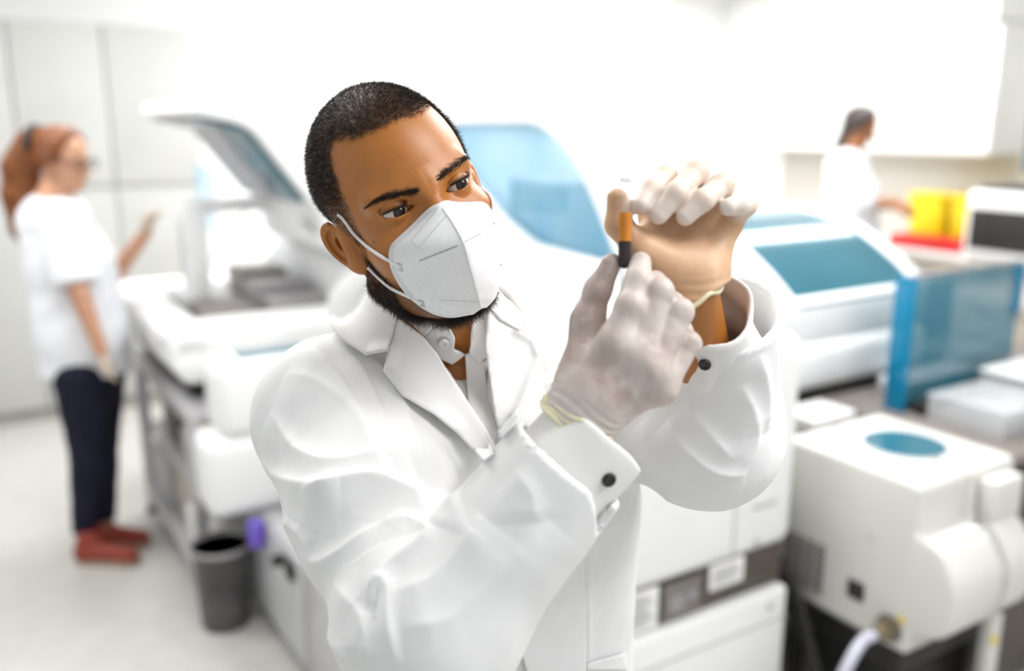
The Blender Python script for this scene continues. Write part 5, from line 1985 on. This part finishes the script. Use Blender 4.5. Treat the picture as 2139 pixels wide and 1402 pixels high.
M['skin_fair'] = mat('fair_skin', (0.56, 0.30, 0.19), 0.5, noise=(40, (0.52, 0.27, 0.165), 0.4, 0.6), sss=0.1)
M['skin_tan'] = mat('tan_skin', (0.40, 0.17, 0.075), 0.5, noise=(40, (0.36, 0.15, 0.065), 0.4, 0.6), sss=0.1)
M['red_hair'] = mat('auburn_hair', (0.24, 0.072, 0.012), 0.45, noise=(60, (0.10, 0.026, 0.004), 0.4, 0.6), bump=(220, 0.6, 0.004))
M['dark_hair'] = mat('dark_hair', (0.015, 0.009, 0.007), 0.45, noise=(90, (0.03, 0.016, 0.011), 0.4, 0.6), bump=(220, 0.6, 0.004))
M['tunic'] = mat('white_tunic_cloth', (0.74, 0.75, 0.78), 0.85, spec=0.15, noise=(14, (0.72, 0.73, 0.76), 0.4, 0.6), bump=(300, 0.12, 0.001))
M['navy'] = mat('navy_trousers', (0.010, 0.010, 0.022), 0.85, spec=0.2, noise=(30, (0.015, 0.015, 0.03), 0.4, 0.6))
M['shoe_red'] = mat('red_brown_shoe', (0.26, 0.040, 0.022), 0.55, noise=(40, (0.20, 0.03, 0.018), 0.4, 0.6))
M['sole'] = mat('beige_sole', (0.34, 0.24, 0.17), 0.7, noise=(30, (0.28, 0.19, 0.13), 0.4, 0.6))
M['glove_beige'] = mat('beige_glove', (0.64, 0.52, 0.42), 0.5, noise=(40, (0.58, 0.47, 0.37), 0.4, 0.6))


def face_sdf(C, fwd, up, s):
    """small head: centre, facing direction, up, scale"""
    fwd, up = nrm(fwd), nrm(up)
    up = nrm(up - fwd * (fwd @ up))
    sd = np.cross(fwd, up)

    def fn(P):
        q = P - C
        q = np.stack([q @ sd, q @ fwd, q @ up], 1) / s
        a = q.copy()
        a[:, 0] = np.abs(a[:, 0])
        d = ell(a, (0, -0.012, 0.035), (0.073, 0.093, 0.080))
        d = smin(d, ell(a, (0, 0.022, -0.03), (0.058, 0.062, 0.078)), 0.025)
        d = smin(d, ell(a, (0, 0.062, -0.088), (0.018, 0.018, 0.014)), 0.02)
        d = smin(d, cone(a, (0, 0.083, 0.012), (0, 0.103, -0.026), 0.007, 0.011), 0.010)
        d = smin(d, ell(a, (0, 0.080, -0.058), (0.024, 0.010, 0.010)), 0.012)
        d = smin(d, cone(a, (0.01, 0.078, 0.022), (0.042, 0.066, 0.022), 0.007, 0.007), 0.012)
        d = smax(d, -ell(a, (0.031, 0.094, 0.008), (0.016, 0.014, 0.010)), 0.010)
        d = smin(d, ell(a, (0.076, -0.006, -0.008), (0.010, 0.018, 0.030)), 0.010)
        return d * s
    return fn, sd, fwd, up


def hand_points(w, d, palm_n, s=1.0, curl=0.5):
    """a relaxed hand: finger chains from the wrist, along d, curling towards palm_n"""
    d, n = nrm(d), nrm(palm_n)
    sd = np.cross(d, n)
    ch = []
    for k, (o, L) in enumerate(((-0.028, 0.070), (-0.009, 0.078), (0.010, 0.074), (0.027, 0.058))):
        b = w + d * 0.085 * s + sd * o * s
        m = b + (d * (1 - 0.3 * curl) + n * 0.5 * curl) * L * 0.5 * s
        t = m + (d * (1 - 0.8 * curl) + n * curl) * L * 0.5 * s
        ch.append((b, m, t))
    th = (w + d * 0.03 * s - sd * 0.030 * s + n * 0.01, w + d * 0.065 * s - sd * 0.050 * s + n * 0.02, w + d * 0.10 * s - sd * 0.045 * s + n * 0.03)
    return ch, th


def small_hand(w, d, n, s=1.0, curl=0.5):
    ch, th = hand_points(w, d, n, s, curl)

    def fn(P):
        r = None
        for b, m, t in ch:
            e = smin(cone(P, w, b, 0.017 * s, 0.011 * s), chain(P, [b, m, t], [0.0095 * s, 0.0085 * s, 0.007 * s]), 0.008)
            r = e if r is None else smin(r, e, 0.006)
        return smin(r, chain(P, list(th), [0.014 * s, 0.011 * s, 0.008 * s]), 0.012)
    pts = np.array([p for c in ch for p in c] + list(th) + [w])
    return fn, pts


def person_mesh(name, fn, lo, hi, h, m, root, label=None):
    V, Q = mesh_sdf(fn, lo, hi, h)
    o = np_mesh(name, V, Q, m, root, np.array(root.location))
    if label:
        o['label'] = label
    return o


# --- red-haired woman at the left analyzer
Y1 = 3.40
w1 = empty('person', Vector((-1.63, Y1, 0)))
tag(w1, 'red-haired woman with ponytail in white tunic and navy trousers at the open analyzer', 'person')
HC1 = at_y(132, 338, Y1)
f1, sd1, fw1, up1 = face_sdf(HC1, (0.93, -0.22, -0.12), (0.1, 0, 1), 1.02)
NK1 = at_y(112, 428, Y1)
SHn1, SHf1 = at_y(122, 462, Y1 - 0.14), at_y(142, 452, Y1 + 0.17)
ELn1, WRn1 = at_y(162, 602, Y1 - 0.22), at_y(208, 725, Y1 - 0.20)
ELf1, WRf1 = at_y(232, 585, Y1 + 0.20), at_y(300, 492, Y1 + 0.16)
HIP1 = at_y(180, 745, Y1)
hn1, pn1 = small_hand(WRn1, at_y(232, 822, Y1 - 0.18) - WRn1, np.array([0.6, 0.5, 0]), 0.95, 0.5)
hf1, pf1 = small_hand(WRf1, at_y(320, 430, Y1 + 0.14) - WRf1, np.array([0.7, -0.3, -0.5]), 0.95, 0.7)
TORSO1 = at_y(150, 560, Y1)


def skin1(P):
    d = smin(f1(P), cone(P, HC1 + np.array([-0.03, 0, -0.06]), NK1, 0.048, 0.052), 0.02)
    d = smin(d, chain(P, [NK1, TORSO1, HIP1], [0.07, 0.10, 0.10]), 0.04)
    for s, e, w in ((SHn1, ELn1, WRn1), (SHf1, ELf1, WRf1)):
        d = smin(d, chain(P, [NK1 * 0.3 + s * 0.7, e, w + (w - e) * 0.08], [0.045, 0.037, 0.024]), 0.03)
    for k in (-1, 1):
        d = smin(d, chain(P, [HIP1 + np.array([0, 0.08 * k, -0.05]), at_y(192, 930, Y1) + np.array([0, 0.055 * k, 0]), np.array([-1.70 + 0.03 * (k > 0), Y1 + 0.06 * k, 0.10])], [0.07, 0.042, 0.03]), 0.03)
    return d


person_mesh('body', skin1, [-2.0, 3.0, 0.05], [-1.1, 3.85, 1.75], 0.0075, M['skin_fair'], w1)


def tunic1(P):
    w = 0.0 + 0.006 * vnoise(P, 9, 4) + 0.003 * vnoise(P, 22, 5)
    q = P.copy()
    d = chain(P, [NK1 + np.array([-0.01, 0, -0.07]), TORSO1, at_y(172, 700, Y1)], [0.125, 0.155, 0.165], 0.02)
    d = smin(d, cone(P, SHn1 + np.array([0, 0.05, 0]), SHf1 - np.array([0, 0.05, 0]), 0.075, 0.075), 0.05)
    z0 = at_y(170, 775, Y1)[2]
    d = smin(d, chain(P, [SHn1, SHn1 * 0.12 + ELn1 * 0.88], [0.078, 0.076]), 0.03)
    d = smin(d, chain(P, [SHf1, SHf1 * 0.15 + ELf1 * 0.85], [0.072, 0.068]), 0.03)
    d = smin(d, cone(P, at_y(172, 700, Y1), np.array([at_y(178, 775, Y1)[0], Y1, z0 - 0.1]), 0.165, 0.165), 0.03)
    d = np.maximum(d, z0 - P[:, 2])
    for s, e in ((SHn1, ELn1), (SHf1, ELf1)):
        ax = nrm(e - s)
        near = np.linalg.norm(P - e, axis=1) < 0.15
        d = np.where(near & ((P - e) @ ax > -0.01) & (poly_dist(P, [TORSO1, at_y(172, 700, Y1)]) > 0.17), np.maximum(d, (P - e) @ ax + 0.01), d)
    d = smax(d, -cone(P, NK1 + np.array([0, 0, -0.01]), HC1, 0.058, 0.06), 0.01)
    return d - w


person_mesh('tunic', tunic1, [-2.05, 2.95, 0.70], [-1.10, 3.85, 1.62], 0.009, M['tunic'], w1)


def pants1(P):
    d = None
    d = cone(P, HIP1 + np.array([0, 0, 0.02]), HIP1 + np.array([0, 0, -0.06]), 0.12, 0.125)
    for k in (-1, 1):
        d = smin(d, chain(P, [HIP1 + np.array([0.01, 0.075 * k, -0.05]), at_y(192, 930, Y1) + np.array([0.01, 0.055 * k, 0]), np.array([-1.70 + 0.03 * (k > 0), Y1 + 0.06 * k, 0.12])], [0.105, 0.07, 0.045]), 0.03)
    return np.maximum(d, 0.11 - P[:, 2]) - 0.003 * vnoise(P, 20, 7)


person_mesh('trousers', pants1, [-1.95, 3.1, 0.08], [-1.35, 3.75, 0.98], 0.009, M['navy'], w1)
for k in (-1, 1):
    a0 = np.array([-1.68 - 0.02 * (k > 0), Y1 + 0.08 * k - 0.01, 0.04])

    def shoe1(P, a0=a0):
        d = smin(cone(P, a0, a0 + np.array([0.18, -0.03, -0.005]), 0.042, 0.034), cone(P, a0, a0 + np.array([0.01, 0, 0.07]), 0.044, 0.042), 0.04)
        return smax(smax(d, 0.018 - P[:, 2], 0.008), P[:, 2] - 0.125, 0.01)
    o = person_mesh('shoe', shoe1, a0 - 0.1, a0 + np.array([0.27, 0.1, 0.12]), 0.006, M['shoe_red'], w1)

    def sole1(P, a0=a0):
        q = P.copy()
        q[:, 2] = 0.04
        b = a0.copy()
        b[2] = 0.04
        return np.maximum(cone(q, b, b + np.array([0.18, -0.03, 0]), 0.046, 0.038), np.abs(P[:, 2] - 0.0105) - 0.010)
    V, Q = mesh_sdf(sole1, [a0[0] - 0.1, a0[1] - 0.12, -0.01], [a0[0] + 0.27, a0[1] + 0.1, 0.04], 0.005)
    np_mesh('sole', V, Q, M['sole'], o, np.array(w1.location))
person_mesh('glove', hn1, pn1.min(0) - 0.05, pn1.max(0) + 0.05, 0.005, M['glove_beige'], w1)
person_mesh('glove', hf1, pf1.min(0) - 0.05, pf1.max(0) + 0.05, 0.005, M['glove_beige'], w1)
PT = [at_y(x, y, Y1) for x, y in ((85, 290), (62, 302), (45, 350), (42, 410), (50, 475), (56, 515))]


def hair1(P):
    q = P - HC1
    l = np.stack([q @ sd1, q @ fw1, q @ up1], 1)
    cap = f1(P) - 0.014
    cut = np.maximum(l[:, 1] - 0.045 - 0.25 * (l[:, 2] - 0.05), -l[:, 2] - 0.035 + 0.9 * np.clip(l[:, 1] + 0.02, 0, 1))
    d = smax(cap, cut, 0.02)
    pt = chain(P, PT, [0.034, 0.052, 0.066, 0.064, 0.050, 0.020], 0.01)
    d = smin(d, pt, 0.02)
    return d - 0.005 * vnoise(P * np.array([1, 1, 0.35]), 60, 3)


person_mesh('hair', hair1, [-2.1, 3.15, 1.05], [-1.45, 3.65, 1.80], 0.006, M['red_hair'], w1, 'auburn hair tied in a long high ponytail')
ring = [tuple(PT[0] * 0.55 + PT[1] * 0.45 + np.array([0.012 * math.cos(t) * 0.6, 0.052 * math.cos(t), 0.052 * math.sin(t)]) - np.array(w1.location)) for t in np.linspace(0, 2 * math.pi, 25)]
MB().tube(ring, 0.013, 8).build('hair_tie', M['rubber'], w1)


def glasses(root, HCn, sd, fw, up, s, m):
    b = MB()
    o = np.array(root.location)
    for k in (-1, 1):
        c = HCn + (sd * 0.032 * k + fw * 0.100 + up * 0.008) * s - o
        b.tube([tuple(c + (sd * 0.024 * math.cos(t) + up * 0.017 * math.sin(t)) * s) for t in np.linspace(0, 2 * math.pi, 21)], 0.0028, 6)
        b.tube([tuple(c + sd * 0.024 * k * s), tuple(HCn + (sd * 0.078 * k + fw * 0.0 + up * 0.012) * s - o)], 0.0025, 6)
    b.tube([tuple(HCn + (sd * -0.008 + fw * 0.104 + up * 0.010) * s - o), tuple(HCn + (sd * 0.008 + fw * 0.104 + up * 0.010) * s - o)], 0.0025, 6)
    b.build('glasses', m, root)


glasses(w1, HC1, sd1, fw1, up1, 1.02, M['dark'])

# --- dark-haired woman at the far bench
Y2 = 5.45
P2 = at_y(1775, 500, Y2)
w2 = empty('person', Vector((P2[0], Y2, 0)))
tag(w2, 'dark-haired woman in white coat bending over the far bench by the yellow containers', 'person')
HC2 = at_y(1796, 268, Y2)
f2, sd2, fw2, up2 = face_sdf(HC2, (0.78, -0.30, -0.42), (0.3, 0, 1), 1.0)
NK2 = at_y(1776, 318, Y2)
SHn2, SHf2 = at_y(1772, 348, Y2 - 0.15), at_y(1785, 345, Y2 + 0.17)
ELn2, WRn2 = at_y(1806, 425, Y2 - 0.20), at_y(1862, 428, Y2 - 0.16)
ELf2, WRf2 = at_y(1815, 425, Y2 + 0.20), at_y(1870, 422, Y2 + 0.12)
TO2, HI2 = at_y(1778, 410, Y2), at_y(1778, 520, Y2)


def skin2(P):
    d = smin(f2(P), cone(P, HC2 + np.array([-0.03, 0, -0.05]), NK2, 0.045, 0.050), 0.02)
    d = smin(d, chain(P, [NK2 + np.array([0, 0, -0.03]), TO2, HI2], [0.06, 0.09, 0.10]), 0.04)
    for s, e, w in ((SHn2, ELn2, WRn2), (SHf2, ELf2, WRf2)):
        d = smin(d, chain(P, [NK2 * 0.3 + s * 0.7, e, w], [0.042, 0.036, 0.026]), 0.03)
        h, _ = small_hand(w, np.array([0.8, -0.1, -0.25]), np.array([0.2, 0.1, -1.0]), 0.95, 0.5)
        d = smin(d, h(P), 0.012)
    for k in (-1, 1):
        d = smin(d, chain(P, [HI2 + np.array([0, 0.08 * k, 0]), np.array([P2[0], Y2 + 0.08 * k, 0.5]), np.array([P2[0] - 0.02, Y2 + 0.08 * k, 0.10])], [0.07, 0.05, 0.035]), 0.03)
    return d


b0 = np.array([P2[0], Y2, 0])
person_mesh('body', skin2, b0 + [-0.35, -0.45, 0.05], b0 + [0.62, 0.5, 1.85], 0.009, M['skin_tan'], w2)


def coat2(P):
    w = 0.006 * vnoise(P, 9, 14) + 0.003 * vnoise(P, 22, 15)
    d = chain(P, [NK2 + np.array([-0.02, 0, -0.08]), TO2, HI2, np.array([HI2[0] - 0.02, Y2, 0.5])], [0.115, 0.15, 0.18, 0.20], 0.02)
    d = smin(d, cone(P, SHn2 + np.array([0, 0.05, 0]), SHf2 - np.array([0, 0.05, 0]), 0.07, 0.07), 0.05)
    d = smin(d, chain(P, [SHn2, ELn2 + np.array([0.0, 0, 0.01])], [0.072, 0.062]), 0.03)
    d = smin(d, chain(P, [SHf2, ELf2 + np.array([0.0, 0, 0.01])], [0.068, 0.060]), 0.03)
    d = np.maximum(d, 0.52 - P[:, 2])
    return smax(d, -cone(P, NK2 + np.array([0, 0, 0.02]), HC2, 0.055, 0.06), 0.01) - w


person_mesh('lab_coat', coat2, b0 + [-0.35, -0.45, 0.48], b0 + [0.40, 0.5, 1.72], 0.011, M['tunic'], w2)


def pants2(P):
    d = None
    for k in (-1, 1):
        e = chain(P, [np.array([HI2[0], Y2 + 0.08 * k, 0.8]), np.array([P2[0], Y2 + 0.08 * k, 0.5]), np.array([P2[0] - 0.02, Y2 + 0.08 * k, 0.10])], [0.08, 0.07, 0.05])
        d = e if d is None else smin(d, e, 0.03)
    return np.maximum(d, 0.09 - P[:, 2])


person_mesh('trousers', pants2, b0 + [-0.2, -0.3, 0.06], b0 + [0.2, 0.3, 0.9], 0.012, M['navy'], w2)
for k in (-1, 1):
    a0 = np.array([P2[0] - 0.03, Y2 + 0.08 * k, 0.04])

    def shoe2(P, a0=a0):
        return smax(smin(cone(P, a0, a0 + np.array([0.17, -0.02, -0.003]), 0.042, 0.034), cone(P, a0, a0 + np.array([0, 0, 0.05]), 0.044, 0.044), 0.04), 0.001 - P[:, 2], 0.008)
    person_mesh('shoe', shoe2, a0 - 0.1, a0 + np.array([0.27, 0.1, 0.12]), 0.008, M['shoe'], w2)
BR = [at_y(x, y, Y2) for x, y in ((1772, 262), (1758, 300), (1742, 330), (1735, 352))]


def hair2(P):
    q = P - HC2
    l = np.stack([q @ sd2, q @ fw2, q @ up2], 1)
    d = smax(f2(P) - 0.015, np.maximum(l[:, 1] - 0.035 - 0.3 * (l[:, 2] - 0.05), -l[:, 2] - 0.045 + 0.9 * np.clip(l[:, 1] + 0.02, 0, 1)), 0.02)
    d = smin(d, chain(P, BR, [0.035, 0.035, 0.028, 0.016], 0.01), 0.02)
    return d - 0.004 * vnoise(P, 60, 3)


person_mesh('hair', hair2, HC2 - np.array([0.32, 0.2, 0.35]), HC2 + np.array([0.2, 0.2, 0.2]), 0.007, M['dark_hair'], w2, 'dark hair tied back')
